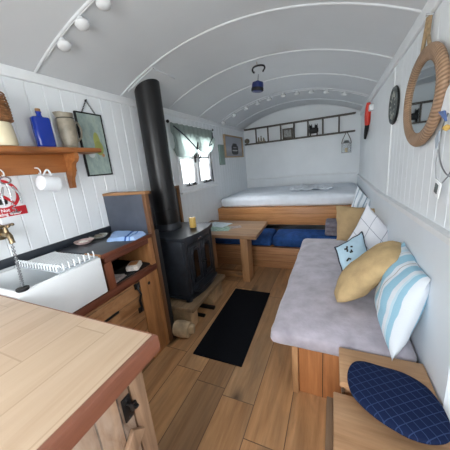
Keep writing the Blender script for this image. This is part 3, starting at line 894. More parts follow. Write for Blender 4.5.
# ------------------------------------------------------------------ sink run
EX = -1.195
cab = thing('kitchen_cupboard', 'dark red framed brown cupboard with open shelf right of the sink', 'cupboard', (-1.4, .9, 0))
CY0, CY1 = .455, 1.292
part(cab, 'end_panel', MB().box(XL+.004, EX-.022, CY1-.02, CY1, .0, .896, .002), M['cabpost'])
part(cab, 'front_post', MB().box(EX-.022, EX, 1.105, 1.25, .0, .648, .003), M['cabpost'])
part(cab, 'corner_post', MB().box(EX-.022, EX+.001, 1.25, CY1, .0, .896, .003), M['cabpost'])
part(cab, 'lower_rail', MB().box(EX-.03, EX+.006, CY0, CY1+.002, .648, .695, .004), M['mahog'])
part(cab, 'top_rail', MB().box(EX-.03, EX+.004, .885, 1.25, .862, .897, .003), M['mahog'])
part(cab, 'sink_post', MB().box(EX-.03, EX+.005, .872, .925, .695, .862, .003), M['mahog_z'])
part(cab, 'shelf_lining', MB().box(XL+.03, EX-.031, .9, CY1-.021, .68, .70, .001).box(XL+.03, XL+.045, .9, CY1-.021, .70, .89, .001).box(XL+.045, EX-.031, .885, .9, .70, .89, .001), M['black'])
dm = MB().box(EX-.02, EX-.002, .60, 1.10, .02, .642, .003)
dd = part(cab, 'cupboard_door', dm, M['cabdoor'])
for z0 in (.565, ):
    hm = MB().tube([(EX, 1.085, .62), (EX+.012, 1.07, .60), (EX+.02, 1.08, .56), (EX+.02, 1.06, .52), (EX+.01, 1.075, .47), (EX, 1.07, .44)], [.012, .008, .007, .009, .008, .014], 8)
    hm.obox((EX+.003, 1.075, .62), (.01, .05, .04), None, .004); hm.obox((EX+.003, 1.07, .445), (.01, .045, .04), None, .004)
    part(dd, 'door_handle', hm, M['blackmetal'])
part(dd, 'door_hinge', MB().box(EX-.002, EX+.006, .78, .9, .53, .545, .002), M['blackmetal'])
part(cab, 'front_knot', MB().lathe((EX+.001, 1.185, .585), [(0, 0), (.012, .001), (.010, .004), (0, .005)], Matrix.Rotation(PI/2, 3, 'Y'), 14), M['black'], 'small dark screw plug')
part(cab, 'door_panel', MB().box(EX-.02, EX-.002, CY0, .598, .02, .642, .003), M['cabdoor'])

wt = thing('worktop', 'dark slate worktop beside the sink holding cloth and dishes', 'worktop', (-1.4, 1.08, .898))
part(wt, 'slab', MB().box(XL+.004, EX-.004, .872, CY1-.002, .898, .922, .002), M['slate'])
part(wt, 'front_edge', MB().box(EX-.004, EX+.008, .868, CY1, .898, .922, .003), M['mahog'])
part(wt, 'end_edge', MB().box(EX-.13, EX-.004, .862, .872, .898, .925, .002), M['trimwood'])
ss = solo('splash_strip', MB().box(XL+.001, XL+.017, .45, 1.30, .924, .972, .002), M['strip'], 'narrow dark slate strip along the left wall behind the sink', 'splashback')
sc = thing('screen_panel', 'blue grey upright board closing the far end of the worktop', 'screen', (-1.4, 1.33, 0))
part(sc, 'board', MB().box(XL+.004, EX-.03, 1.298, 1.318, .9, 1.205, .002), M['screen'])
part(sc, 'top_strip', MB().prism([(XL+.004, 1.296, 1.205), (EX+.004, 1.296, 1.205), (EX+.004, 1.345, 1.205), (XL+.004, 1.385, 1.205)], (0, 0, .018)), M['trimwood'])
part(sc, 'front_strip', MB().box(EX-.03, EX+.002, 1.296, 1.335, .0, 1.205, .003), M['shadedwood_z'])
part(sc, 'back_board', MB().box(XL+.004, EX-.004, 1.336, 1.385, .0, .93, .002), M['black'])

# belfast sink
sk = thing('butler_sink', 'white glazed ceramic butler sink with deep apron front', 'sink', (-1.37, .66, .70))
SY0, SY1, SX0, SX1 = .452, .858, XL+.022, EX+.012
m = MB()
t_ = .024
m.box(SX1-t_, SX1, SY0, SY1, .70, .915, .009, 3); m.box(SX0, SX0+t_, SY0, SY1, .70, .915, .009, 3)
m.box(SX0+.01, SX1-.01, SY0, SY0+t_, .70, .915, .009, 3); m.box(SX0+.01, SX1-.01, SY1-t_, SY1, .70, .915, .009, 3)
m.box(SX0+.01, SX1-.01, SY0+.01, SY1-.01, .70, .725, .004)
part(sk, 'basin', m, M['ceramic'])
part(sk, 'waste_ring', MB().lathe((-1.4, .65, .725), [(.035, 0), (.035, .003), (.02, .002), (0, .001)], None, 20), M['chrome'])
dt = thing('draining_tray', 'frosted ribbed draining tray laid over the far end of the sink', 'draining rack', (-1.39, .76, .917))
part(dt, 'tray_plate', MB().box(SX0+.002, SX1-.012, .640, .852, .9165, .922, .002), M['tray'])
for k in range(15):
    x = SX0+.02 + k*.0245
    part(dt, 'rib', MB().tube([(x, .644, .923), (x, .646, .945), (x+.003, .654, .952), (x+.003, .662, .945), (x+.003, .668, .928), (x+.003, .83, .928), (x, .846, .923)], .0036, 6), M['ceramic'])
for k in range(7):
    y = .665 + k*.028
    part(dt, 'peg', MB().tube([(SX1-.02, y, .922), (SX1-.022, y+.003, .945), (SX1-.03, y+.006, .955)], .0038, 6), M['ceramic'])
# tap with chain and plug
tp = thing('brass_tap', 'aged brass cross handle tap on the left wall over the sink', 'tap', (XL, .63, 1.09))
m = MB().lathe((XL+.002, .635, 1.105), [(.032, 0), (.03, .008), (.014, .012), (.013, .05)], Matrix.Rotation(PI/2, 3, 'Y'), 20)
m.tube([(XL+.045, .635, 1.105), (XL+.07, .635, 1.105), (XL+.082, .635, 1.095), (XL+.086, .635, 1.07), (XL+.086, .635, 1.06)], [.015, .014, .013, .012, .014], 12)
m.cyl((XL+.06, .635, 1.11), (XL+.06, .635, 1.145), .012, .009, 14)
part(tp, 'tap_body', m, M['brass'])
m = MB().tube([(XL+.06, .60, 1.150), (XL+.06, .67, 1.150)], .006, 8).tube([(XL+.025, .635, 1.150), (XL+.095, .635, 1.150)], .006, 8)
for q in ((XL+.06, .60), (XL+.06, .67), (XL+.025, .635), (XL+.095, .635)): m.lathe((q[0], q[1], 1.15), [(0, -.009), (.008, -.005), (.009, 0), (.008, .005), (0, .009)], None, 10)
part(tp, 'cross_handle', m, M['brass'])
ch = thing('plug_chain', 'steel ball chain with black plug hanging from the tap', 'chain', (-1.35, .58, .925))
A, B = Vector((XL+.085, .632, 1.06)), Vector((-1.20, .487, .934))
m = MB()
NL = 30
prevp = None
for k in range(NL):
    f = k/(NL-1)
    p = A.lerp(B, f) + Vector((0, 0, -.10*4*f*(1-f)*.35))
    q = A.lerp(B, f+1/(NL-1)) + Vector((0, 0, -.035*4*(f+1/(NL-1))*(1-f-1/(NL-1))))
    d = (q-p).normalized()
    sd = d.cross(Vector((0, 0, 1))).normalized()
    w = sd if k % 2 == 0 else d.cross(sd)
    L = (B-A).length/NL*.72
    m.tube([p + d*L*math.cos(a*PI/4) + w*.0055*math.sin(a*PI/4) for a in range(8)], .0022, 5, True)
part(ch, 'chain_links', m, M['steel'])
part(ch, 'plug', MB().lathe((-1.194, .482, .9155), [(.02, 0), (.024, .004), (.024, .012), (.008, .015), (0, .018)], None, 18), M['black'], 'black rubber plug')

# worktop items
dc = thing('pink_dish', 'small pale pink dish at the wall edge of the worktop nearest the sink', 'dish', (-1.545, 1.02, .922))
part(dc, 'dish_bowl', MB().lathe((-1.535, 1.02, .9225), [(.03, 0), (.045, .004), (.06, .02), (.062, .022), (.056, .021), (.04, .008), (0, .006)], None, 26), M['teal'])
part(dc, 'soap_bar', MB().obox((-1.535, 1.02, .936), (.06, .035, .014), Matrix.Rotation(.4, 3, 'Z'), .006), M['packet'])
dg = thing('patterned_dish', 'grey green shallow dish between the pink dish and the blue cloth', 'dish', (-1.545, 1.175, .922))
part(dg, 'dish_bowl', MB().lathe((-1.55, 1.147, .9225), [(.03, 0), (.048, .004), (.062, .018), (.064, .02), (.058, .019), (.04, .007), (0, .005)], None, 26), M['dishgreen'])
part(dg, 'scourer', MB().obox((-1.55, 1.147, .936), (.07, .045, .018), Matrix.Rotation(-.5, 3, 'Z'), .006), M['shell'])
mb = MB()
def cloth(top):
    def g(a, b):
        # far-left to near-right folded towel
        p0, p1, p2, p3 = Vector((-1.54, 1.262, 0)), Vector((-1.215, 1.272, 0)), Vector((-1.385, 1.07, 0)), Vector((-1.185, 1.13, 0))
        p = (p0*(1-a)+p1*a)*(1-b) + (p2*(1-a)+p3*a)*b
        e = min(a, 1-a, b, 1-b)
        h = .924 + (min(1, e*14))*(.022 + .008*mnoise.noise(Vector((a*4, b*4, 2)))) if top else .9235
        p += Vector((.008*mnoise.noise(Vector((a*5, b*5, 5))), .008*mnoise.noise(Vector((a*5, b*5, 8))), 0))
        return (p.x, p.y, h)
    return g
mb.surf(cloth(True), 30, 24); mb.surf(cloth(False), 30, 24)
solo('dish_cloth', mb, M['towel'], 'folded blue striped cotton cloth on the worktop by the grey screen', 'cloth')
pk = thing('food_packet', 'small white and orange packet on the open cupboard shelf', 'packet', (-1.27, 1.17, .70))
R_ = Matrix.Rotation(.5, 3, 'Z')
part(pk, 'packet_body', MB().obox((-1.275, 1.16, .722), (.085, .12, .036), R_, .01).wobble(.003, 20, 1), M['packet'])
part(pk, 'packet_label', MB().obox((-1.275, 1.16, .7425), (.055, .07, .003), R_, .001), M['packetlabel'])
m = MB().obox((-1.285, .985, .704), (.11, .12, .006), Matrix.Rotation(.2, 3, 'Z'), .002).obox((-1.285, .985, .711), (.1, .11, .006), Matrix.Rotation(.35, 3, 'Z'), .002)
solo('paper_stack', m, M['papergrey'], 'little stack of cards at the sink end of the open shelf', 'papers')

# ------------------------------------------------------------------ near counter
nc = thing('kitchen_counter', 'large pale laminate counter with red brown edging in the foreground', 'counter', (-1.0, 0, 0))
NY = .444
part(nc, 'counter_top', MB().box(XL+.004, -.468, -.9, NY-.004, .868, .9, .001), M['laminate'])
part(nc, 'edge_strip', MB().box(-.468, -.449, -.9, NY, .85, .9, .003), M['redbrown'], 'red brown wooden edge strip')
part(nc, 'back_edge_strip', MB().box(XL+.004, -.468, NY-.004, NY, .838, .9, .001), M['redbrown'])
part(nc, 'carcass', MB().box(XL+.004, -.515, -.9, .4, .0, .866, .002), M['crate_y'])
part(nc, 'corner_post', MB().box(-.515, -.493, .352, .402, .0, .866, .003), M['scrap_z'])
dm = MB().box(-.512, -.494, -.25, .348, .03, .85, .003)
nd = part(nc, 'plank_door', dm, M['scrap'])
m = MB().box(-.494, -.489, .318, .346, .712, .785, .003)
m.tube([(-.489, .333, .765), (-.478, .333, .765), (-.475, .335, .752), (-.475, .345, .745), (-.475, .352, .745)], .005, 8)
m.obox((-.483, .345, .745), (.010, .02, .024), None, .004)
for z in (.72, .777): m.lathe((-.489, .334, z), [(.004, 0), (.003, .002), (0, .003)], Matrix.Rotation(PI/2, 3, 'Y'), 8)
part(nd, 'door_latch', m, M['blackmetal'], 'black iron thumb latch')
bv = Vector((0, .34-.0, .62)) - Vector((0, -.2, .1))
ang = math.atan2(bv.z, bv.y)
part(nd, 'door_brace', MB().obox((-.486, .075, .405), (.015, bv.length, .05), Matrix.Rotation(ang, 3, 'X'), .003), M['scrap_z'])

# ------------------------------------------------------------------ wall shelf, left
sh = thing('wall_shelf', 'honey pine wall shelf with curved bracket and pegs over the sink', 'shelf', (XL, .75, 1.3))
part(sh, 'shelf_board', MB().box(XL+.002, -1.47, .10, 1.262, 1.513, 1.543, .010, 3), M['shelfwood'])
part(sh, 'back_rail', MB().box(XL+.002, XL+.02, .12, 1.13, 1.40, 1.5125, .004), M['shelfwood'])
def bracket(y):
    pr = [(XL+.003, 1.5125), (-1.485, 1.5125), (-1.482, 1.485), (-1.497, 1.462), (-1.522, 1.45), (-1.535, 1.425), (-1.545, 1.385), (-1.565, 1.36), (-1.572, 1.335), (-1.575, 1.295), (XL+.003, 1.295)]
    return MB().prism([(a, y, b) for a, b in pr], (0, .028, 0))
for y in (1.06, .22): part(sh, 'bracket', bracket(y), M['shelfwood'])
for y in (.70, .875, .52):
    part(sh, 'cup_hook', MB().tube([(XL+.02, y, 1.435), (XL+.045, y, 1.433), (XL+.062, y, 1.42), (XL+.064, y, 1.405), (XL+.052, y, 1.395), (XL+.045, y, 1.405)], .0038, 8), M['whiteplastic'], 'white cup hook')

# mug hanging on its handle
mg = thing('white_mug', 'white mug hanging from a hook under the wall shelf', 'mug', (-1.53, .88, 1.3))
ax = (Matrix.Rotation(math.radians(14), 3, 'X') @ Matrix.Rotation(math.radians(-90), 3, 'X')).copy()
# axis of the mug points from base (towards the camera, down a bit) along +y
e3 = Vector((.10, -.96, .16)).normalized(); e1 = Vector((0, 0, 1)); e1 = (e1 - e3*e1.dot(e3)).normalized(); e2 = e3.cross(e1)
axm = Matrix((e1, e2, e3)).transposed()
mc = Vector((-1.525, .93, 1.335))
m = MB().lathe(mc, [(0, .09), (.038, .09), (.041, .0885), (.043, .076), (.047, .0), (.043, .0), (.041, .076), (.034, .083), (0, .084)], axm, 28)
part(mg, 'mug_body', m, M['porcelain'])
hp = [mc + e3*(.068-.048*k/10) + e1*(.043 + .034*math.sin(PI*k/10)) for k in range(11)]
part(mg, 'mug_handle', MB().tube(hp, .0055, 8), M['porcelain'])

# utensil hanging on the next hook: chrome corkscrew-like opener
ut = thing('hanging_utensil', 'chrome kitchen utensil hanging from a shelf hook over the red sign', 'utensil', (-1.55, .69, 1.22))
def ring(c, r, n_=20, ax='x'):
    return [(c[0], c[1]+r*math.cos(2*PI*k/n_), c[2]+r*math.sin(2*PI*k/n_)) for k in range(n_)]
ux = -1.552
m = MB().tube([(ux, .70+.024*math.cos(a), 1.378+.018*math.sin(a)) for a in [k*2*PI/16 for k in range(16)]], .0042, 6, True)
m.tube([(ux, .70, 1.362), (ux, .702, 1.31), (ux, .70, 1.27)], [.006, .005, .004], 8)
part(ut, 'utensil_handle', m, M['chrome'])
m = MB().tube([(ux, .682, 1.345), (ux+.004, .662, 1.30), (ux+.004, .664, 1.25)], [.005, .007, .005], 8)
m.tube([(ux, .72, 1.345), (ux+.004, .742, 1.30), (ux+.004, .74, 1.25)], [.005, .007, .005], 8)
part(ut, 'utensil_arm', m, M['chrome'])
m = MB().tube([(ux+.008*math.cos(k*.9), .702+.008*math.sin(k*.9), 1.27-k*.0032) for k in range(20)], .0028, 6)
m.lathe((ux, .70, 1.205), [(.0, 0), (.022, .002), (.024, .006), (.006, .012), (.0, .014)], None, 16)
part(ut, 'utensil_screw', m, M['chrome'])

# sign
sg = thing('water_sign', 'white sign with red prohibition ring and red text band on the left wall', 'sign', (XL, .68, 1.19))
def arcx(c, r, x, n_=40): return [(x, c[0]+r*math.cos(2*PI*k/n_), c[1]+r*math.sin(2*PI*k/n_)) for k in range(n_)]
yc, zc = .685, 1.305
part(sg, 'backing', MB().box(XL+.001, XL+.004, .58, .785, 1.185, 1.40, .001), M['signwhite'])
m = MB(); rr = []
for (r, x) in ((.083, XL+.0062), (.068, XL+.0062)):
    rr.append([m.bm.verts.new(p) for p in arcx((yc, zc), r, x)])
for k in range(40): m.bm.faces.new((rr[0][k], rr[0][(k+1) % 40], rr[1][(k+1) % 40], rr[1][k]))
ex_ = bmesh.ops.extrude_face_region(m.bm, geom=list(m.bm.faces)); bmesh.ops.translate(m.bm, vec=(-.0018, 0, 0), verts=[v for v in ex_['geom'] if isinstance(v, bmesh.types.BMVert)])
m.obox((XL+.0055, yc, zc), (.0016, .014, .14), Matrix.Rotation(math.radians(45), 3, 'X'))
part(sg, 'prohibition_ring', m, M['signred'], 'red prohibition ring and bar')
m = MB().prism([(XL+.0043, yc-.05, zc+.01), (XL+.0043, yc+.0, zc+.01), (XL+.0043, yc+.0, zc-.015), (XL+.0043, yc-.012, zc-.015), (XL+.0043, yc-.012, zc-.0), (XL+.0043, yc-.05, zc-.0)], (.0008, 0, 0))
m.box(XL+.0043, XL+.005, yc-.032, yc-.022, zc+.01, zc+.03); m.box(XL+.0043, XL+.005, yc-.045, yc-.008, zc+.03, zc+.036)
m.prism([(XL+.0043, yc-.02, zc-.05), (XL+.0043, yc+.018, zc-.05), (XL+.0043, yc+.024, zc-.02), (XL+.0043, yc-.026, zc-.02)], (.0008, 0, 0))
part(sg, 'tap_symbol', m, M['signblack'], 'black tap and glass symbol')
part(sg, 'text_band', MB().box(XL+.004, XL+.0055, .582, .783, 1.188, 1.236, .0005), M['signred'], 'red band')
def text_mesh(body, size, loc, mat, parent, name):
    cu = bpy.data.curves.new(name, 'FONT'); cu.body = body; cu.size = size; cu.align_x = 'CENTER'; cu.extrude = .0004; cu.offset = .0006
    ob = bpy.data.objects.new(name, cu); COL.objects.link(ob)
    dg_ = bpy.context.evaluated_depsgraph_get(); dg_.update()
    me = bpy.data.meshes.new_from_object(ob.evaluated_get(dg_))
    bpy.data.objects.remove(ob)
    # text x -> world y (reading direction seen from +x), text y -> z
    R = Matrix(((0, 0, 1), (1, 0, 0), (0, 1, 0))).to_4x4()
    me.transform(Matrix.Translation(Vector(loc) - ROOT[parent.name]) @ R)
    me.materials.clear(); me.materials.append(mat)
    o = bpy.data.objects.new(name, me); COL.objects.link(o); o.parent = parent; ROOT[o.name] = ROOT[parent.name]
    return o
text_mesh('Not', .024, (XL+.0062, .683, 1.215), M['signwhite'], sg, 'sign_text')['label'] = 'white word Not'
text_mesh('drinking water', .024, (XL+.0062, .683, 1.195), M['signwhite'], sg, 'sign_text')['label'] = 'white words drinking water'

# items on the shelf (top z = 1.543)
ZS = 1.5432
jr = thing('cream_jar', 'cream glazed jar with a domed brown wicker top on the shelf', 'jar', (-1.535, .725, ZS))
jc = Vector((-1.535, .712, ZS))
part(jr, 'jar_body', MB().lathe(jc, [(.074, 0), (.079, .01), (.078, .05), (.074, .10), (.070, .112), (0, .112)], None, 30), M['cream'])
m = MB().lathe(jc, [(.07, .1125), (.078, .118), (.083, .14), (.081, .165), (.073, .20), (.059, .235), (.041, .264), (.018, .284), (0, .288)], None, 30)
for k in range(10):
    z = .125 + k*.0135; r = .0815 - max(0, (z-.165))**1.6*.42
    m.tube([(jc.x+(r+.001)*math.cos(a*2*PI/24), jc.y+(r+.001)*math.sin(a*2*PI/24), jc.z+z) for a in range(24)], .0042, 5, True)
part(jr, 'wicker_dome', m, M['wicker'], 'brown wicker dome')
bt = thing('blue_bottle', 'flat square cobalt blue glass bottle on the wall shelf', 'bottle', (-1.53, .905, ZS))
m = MB().box(-1.553, -1.507, .892, .985, ZS, ZS+.168, .012, 3)
m.lathe((-1.53, .938, ZS+.163), [(.02, 0), (.014, .012), (.0125, .016), (.0125, .026), (.015, .027), (.015, .032), (0, .032)], None, 18)
part(bt, 'bottle_body', m, M['blueglass'])
part(bt, 'bottle_cap', MB().cyl((-1.53, .938, ZS+.1955), (-1.53, .938, ZS+.211), .014, .0125, 16), M['cork'])
pt = thing('stoneware_pitcher', 'grey brown stoneware pitcher on the shelf next to the blue bottle', 'pitcher', (-1.525, 1.07, ZS))
pc = Vector((-1.54, 1.095, ZS))
m = MB().lathe(pc, [(.037, 0), (.040, .006), (.047, .05), (.052, .10), (.053, .14), (.047, .175), (.046, .182), (.05, .208), (.046, .208), (.041, .18), (.046, .14), (.044, .02), (0, .012)], None, 30)
for v in m.bm.verts:
    d = v.co - pc
    if d.z > .19 and d.y < -.03: v.co += Vector((0, -.012, .003))
part(pt, 'pitcher_body', m, M['stone'])
part(pt, 'neck_band', MB().tube([(pc.x+.0475*math.cos(a*PI/15), pc.y+.0475*math.sin(a*PI/15), pc.z+.179) for a in range(30)], .0028, 6, True), M['blackmetal'])
part(pt, 'pitcher_handle', MB().tube([(pc.x+.01, pc.y+.042, pc.z+.165), (pc.x+.012, pc.y+.070, pc.z+.158), (pc.x+.012, pc.y+.088, pc.z+.12), (pc.x+.01, pc.y+.078, pc.z+.07), (pc.x+.01, pc.y+.045, pc.z+.045)], [.007, .007, .006, .006, .007], 10), M['stone'])
# picture hung on a chain, partly behind the shelf end
pf = thing('hung_picture', 'sea green picture in thin black frame hanging on a chain by the shelf', 'picture', (XL, 1.32, 1.36))
y0, y1, z0, z1 = 1.215, 1.415, 1.365, 1.79
Rp = Matrix.Rotation(math.radians(-1.0), 3, 'X')
m = MB(); m.uv = m.bm.loops.layers.uv.new('UVMap')
m.surf(lambda a, b: (XL+.016, y0+a*(y1-y0), z0+b*(z1-z0)), 1, 1); m.surf(lambda a, b: (XL+.010, y0+a*(y1-y0), z0+b*(z1-z0)), 1, 1)
part(pf, 'art_glass', m, M['pearart'], smooth=False)
m = MB()
for (a, b, c, d) in ((y0-.006, y1+.006, z0-.006, z0+.004), (y0-.006, y1+.006, z1-.004, z1+.006), (y0-.006, y0+.004, z0, z1), (y1-.004, y1+.006, z0, z1)):
    m.box(XL+.004, XL+.02, a, b, c, d, .002)
part(pf, 'picture_frame', m, M['blackmetal'])
def chain_between(m, A, B, n_, r=.0045, w=.0016):
    A, B = Vector(A), Vector(B)
    d = (B-A).normalized(); sd = d.cross(Vector((1, 0, 0))).normalized()
    L = (B-A).length/n_*.66
    for k in range(n_):
        p = A.lerp(B, (k+.5)/n_); w_ = sd if k % 2 else Vector((1, 0, 0))
        m.tube([p + d*L*math.cos(a*PI/4) + w_*r*math.sin(a*PI/4) for a in range(8)], w, 5, True)
m = MB(); chain_between(m, (XL+.012, 1.27, z1+.006), (XL+.012, 1.322, z1+.088), 9); chain_between(m, (XL+.012, 1.375, z1+.006), (XL+.012, 1.322, z1+.088), 9)
m.cyl((XL+.002, 1.322, z1+.091), (XL+.02, 1.322, z1+.091), .004, .004, 8)
part(pf, 'hanging_chain', m, M['blackmetal'])

# ------------------------------------------------------------------ window blind and far left wall things
bl = thing('window_blind', 'sage grey gathered fabric blind tied up in swags over the window', 'blind', (XL, 2.75, 1.5))
prof = [(2.26, 1.56), (2.30, 1.50), (2.38, 1.475), (2.48, 1.468), (2.58, 1.475), (2.68, 1.50), (2.74, 1.545), (2.78, 1.585), (2.83, 1.55), (2.90, 1.525), (2.98, 1.512), (3.08, 1.52), (3.16, 1.55), (3.22, 1.60), (3.26, 1.66)]
def pz(y):
    for (a, za), (b, zb) in zip(prof, prof[1:]):
        if a <= y <= b: return za + (zb-za)*(y-a)/(b-a)
    return prof[0][1] if y < prof[0][0] else prof[-1][1]
def blind_f(sx):
    def g(a, b):
        y = 2.26 + a*1.0
        zt, zb = 1.835, pz(y)
        z = zt + (zb-zt)*b
        x = XL+.03 + .012*math.sin(a*60)*(.3+.7*(1-b)) + .055*max(0, (b-.35))**.7*math.sin(PI*min(1, b*1.0))**.5*1.2 + .02*mnoise.noise(Vector((a*7, b*5, 1)))*b
        return (max(x, XL+.02) + sx, y, z)
    return g
m = MB(); m.surf(blind_f(.002), 70, 24)
part(bl, 'blind_cloth', m, M['blind'], angle=80)
part(bl, 'blind_rod', MB().cyl((XL+.03, 2.24, 1.842), (XL+.03, 3.27, 1.842), .008), M['trim'])
for y in (2.235, 3.275):
    part(bl, 'rod_finial', MB().lathe((XL+.03, y, 1.842), [(0, -.018), (.013, -.012), (.018, 0), (.013, .012), (0, .018)], Matrix.Rotation(PI/2, 3, 'X'), 14), M['blackmetal'])
def tie(pts):
    return MB().tube([Vector(p) for p in pts], .007, 6)
xt = XL+.085
for pts in ([(XL+.05, 2.30, 1.80), (xt, 2.44, 1.71), (xt, 2.60, 1.62), (xt+.01, 2.66, 1.57), (xt+.01, 2.70, 1.64), (xt, 2.69, 1.56)], [(XL+.05, 3.22, 1.80), (xt-.01, 3.16, 1.72), (xt, 3.06, 1.66), (xt, 3.02, 1.61), (xt, 3.10, 1.64)]):
    part(bl, 'tie_ribbon', tie(pts), M['darkpipe'], 'dark tie ribbon')
solo('wall_plaque', MB().box(XL+.001, XL+.022, 3.47, 3.655, 1.35, 1.655, .004), M['greenwood'], 'narrow grey green plaque on the wall right of the window', 'plaque')
pp = thing('framed_print', 'oak framed grey print with a dark central shape near the far corner', 'picture', (XL, 4.1, 1.45))
y0, y1, z0, z1 = 3.72, 4.52, 1.48, 1.795
m = MB(); m.surf(lambda a, b: (XL+.010, y0+a*(y1-y0), z0+b*(z1-z0)), 1, 1)
part(pp, 'print', m, M['boatart'], smooth=False)
m = MB()
for (a, b, c, d) in ((y0-.03, y1+.03, z0-.022, z0), (y0-.03, y1+.03, z1, z1+.022), (y0-.03, y0, z0, z1), (y1, y1+.03, z0, z1)):
    m.box(XL+.002, XL+.03, a, b, c, d, .003)
part(pp, 'picture_frame', m, M['frameoak'])

# ------------------------------------------------------------------ ladder shelf on the back wall
ld = thing('wall_ladder', 'dark wooden ladder fixed sideways as a shelf on the back wall', 'ladder', (-.63, 4.66, 1.68))
for z in (1.685, 1.955):
    part(ld, 'rail', MB().box(-1.585, .31, 4.655, 4.715, z-.013, z+.013, .005), M['ladderwood'])
from math import isclose
for x in (-1.355, -1.125, -.89, -.655, -.42, -.18, .07):
    part(ld, 'rung', MB().cyl((x, 4.685, 1.698), (x, 4.685, 1.942), .013, .013, 12), M['ladderwood'])
ZL = 1.6985
m = MB()
m.lathe((-1.535, 4.672, ZL+.048), [(0, -.03), (.03, -.022), (.047, -.006), (.048, .006), (.03, .022), (0, .03)], Matrix.Rotation(PI/2, 3, 'X'), 22)
m.tube([(-1.535+.04*math.cos(a*.5)*(1-a/26), 4.64, ZL+.048+.04*math.sin(a*.5)*(1-a/26)) for a in range(22)], .006, 6)
solo('sea_shell', m, M['shell'], 'round grey brown shell on the left end of the ladder shelf', 'shell')
m = MB().box(-1.335, -1.18, 4.66, 4.71, ZL, ZL+.018, .004)
for (x, h, r) in ((-1.31, .075, .014), (-1.26, .10, .012), (-1.21, .06, .015)):
    m.lathe((x, 4.685, ZL+.018), [(r, 0), (r*1.1, h*.4), (r*.6, h*.7), (r*.9, h*.82), (0, h)], None, 12)
solo('driftwood_ornament', m, M['driftwood'], 'pale ornament with three little uprights in the second ladder bay', 'ornament')
fr = thing('small_photo_frame', 'small dark square photo frame standing in the ladder shelf', 'picture', (-.77, 4.69, ZL))
m = MB()
fx0, fx1, fz0, fz1 = -.855, -.675, ZL, ZL+.175
for (a, b, c, d) in ((fx0, fx1, fz0, fz0+.026), (fx0, fx1, fz1-.026, fz1), (fx0, fx0+.026, fz0+.026, fz1-.026), (fx1-.026, fx1, fz0+.026, fz1-.026)):
    m.box(a, b, 4.665, 4.685, c, d, .003)
part(fr, 'frame_border', m, M['ladderwood'])
m = MB(); m.surf(lambda a, b: (fx0+.024+a*(fx1-fx0-.048), 4.675, fz0+.024+b*(fz1-fz0-.048)), 1, 1)
part(fr, 'photo', m, M['greyart'], smooth=False)
sp = thing('sheep_ornament', 'small black animal ornament with upright ears in the ladder shelf', 'ornament', (-.32, 4.685, ZL))
m = rbox(-.40, -.25, 4.655, 4.712, ZL+.03, ZL+.125, .028)
for (x, y) in ((-.38, 4.668), (-.27, 4.668), (-.38, 4.70), (-.27, 4.70)): m.cyl((x, y, ZL), (x, y, ZL+.045), .009)
part(sp, 'ornament_body', m, M['sheep'])
m = MB().lathe((-.375, 4.684, ZL+.14), [(0, -.03), (.022, -.02), (.026, 0), (.018, .02), (0, .026)], None, 14)
m.lathe((-.285, 4.684, ZL+.14), [(0, -.03), (.022, -.02), (.026, 0), (.018, .02), (0, .026)], None, 14)
for x in (-.392, -.358, -.302, -.268): m.tube([(x, 4.684, ZL+.155), (x, 4.684, ZL+.185)], [.008, .003], 8)
part(sp, 'ornament_head', m, M['sheep'])
lt = thing('glass_lantern', 'small clear glass lantern hanging from the right end of the ladder', 'lantern', (.185, 4.64, 1.35))
lx, ly = .185, 4.63
m = MB().box(lx-.075, lx+.075, ly-.06, ly+.06, 1.352, 1.362, .003).box(lx-.07, lx+.07, ly-.055, ly+.055, 1.50, 1.508, .003)
for sx in (-.066, .066):
    for sy in (-.05, .05): m.cyl((lx+sx, ly+sy, 1.362), (lx+sx, ly+sy, 1.50), .004, .004, 6)
m.lathe((lx, ly, 1.508), [(.05, 0), (.035, .03), (.03, .04), (0, .045)], None, 16)
part(lt, 'lantern_frame', m, M['steel'])
part(lt, 'lantern_glass', MB().box(lx-.06, lx+.06, ly-.045, ly+.045, 1.3625, 1.4995), M['clear'])
part(lt, 'candle_stub', MB().cyl((lx, ly, 1.364), (lx, ly, 1.43), .02), M['candle'], 'pale candle inside')
part(lt, 'carry_handle', MB().tube([(lx-.072, ly, 1.50), (lx-.06, ly, 1.56), (lx, ly, 1.69), (lx, ly+.03, 1.672), (lx+.0, ly, 1.69), (lx+.06, ly, 1.56), (lx+.072, ly, 1.50)], .006, 6), M['ladderwood'])

# ------------------------------------------------------------------ right wall things
my, mz, ma, mbv = 1.495, 1.558, .238, .18
mr = thing('rattan_mirror', 'oval mirror in a thick rattan frame hanging on the right wall', 'mirror', (XR, my, mz-.2))
NR = 72
m = MB(); m.uv = m.bm.loops.layers.uv.new('UVMap')
def tor(a, b):
    t = a*2*PI; p = b*2*PI
    w = .032*(1 + .02*math.sin(t*100 + p*2))
    rx = .019*(1 + .02*math.sin(t*100 + p*2))
    return (XR-.024 - rx*math.cos(p), my + (ma + w*math.sin(p))*math.cos(t), mz + (mbv + w*math.sin(p))*math.sin(t))
m.surf(tor, 400, 14)
part(mr, 'rattan_frame', m, M['rattan'], angle=80)
m = MB(); vs = [m.bm.verts.new((XR-.026, my+(ma-.012)*math.cos(2*PI*k/NR), mz+(mbv-.012)*math.sin(2*PI*k/NR))) for k in range(NR)]
m.prism([(v.co.x, v.co.y, v.co.z) for v in vs], (.006, 0, 0)); bmesh.ops.delete(m.bm, geom=vs, context='VERTS')
part(mr, 'mirror_glass', m, M['mirror'], smooth=False)
part(mr, 'hanging_rope', MB().tube([(XR-.02, my-.03, mz+mbv+.02), (XR-.016, my+.03, mz+mbv+.09), (XR-.014, my+.03, 1.895), (XR-.02, my+.035, 1.895), (XR-.02, my+.065, mz+mbv+.08), (XR-.02, my+.09, mz+mbv+.0)], .008, 8), M['ropefibre'])
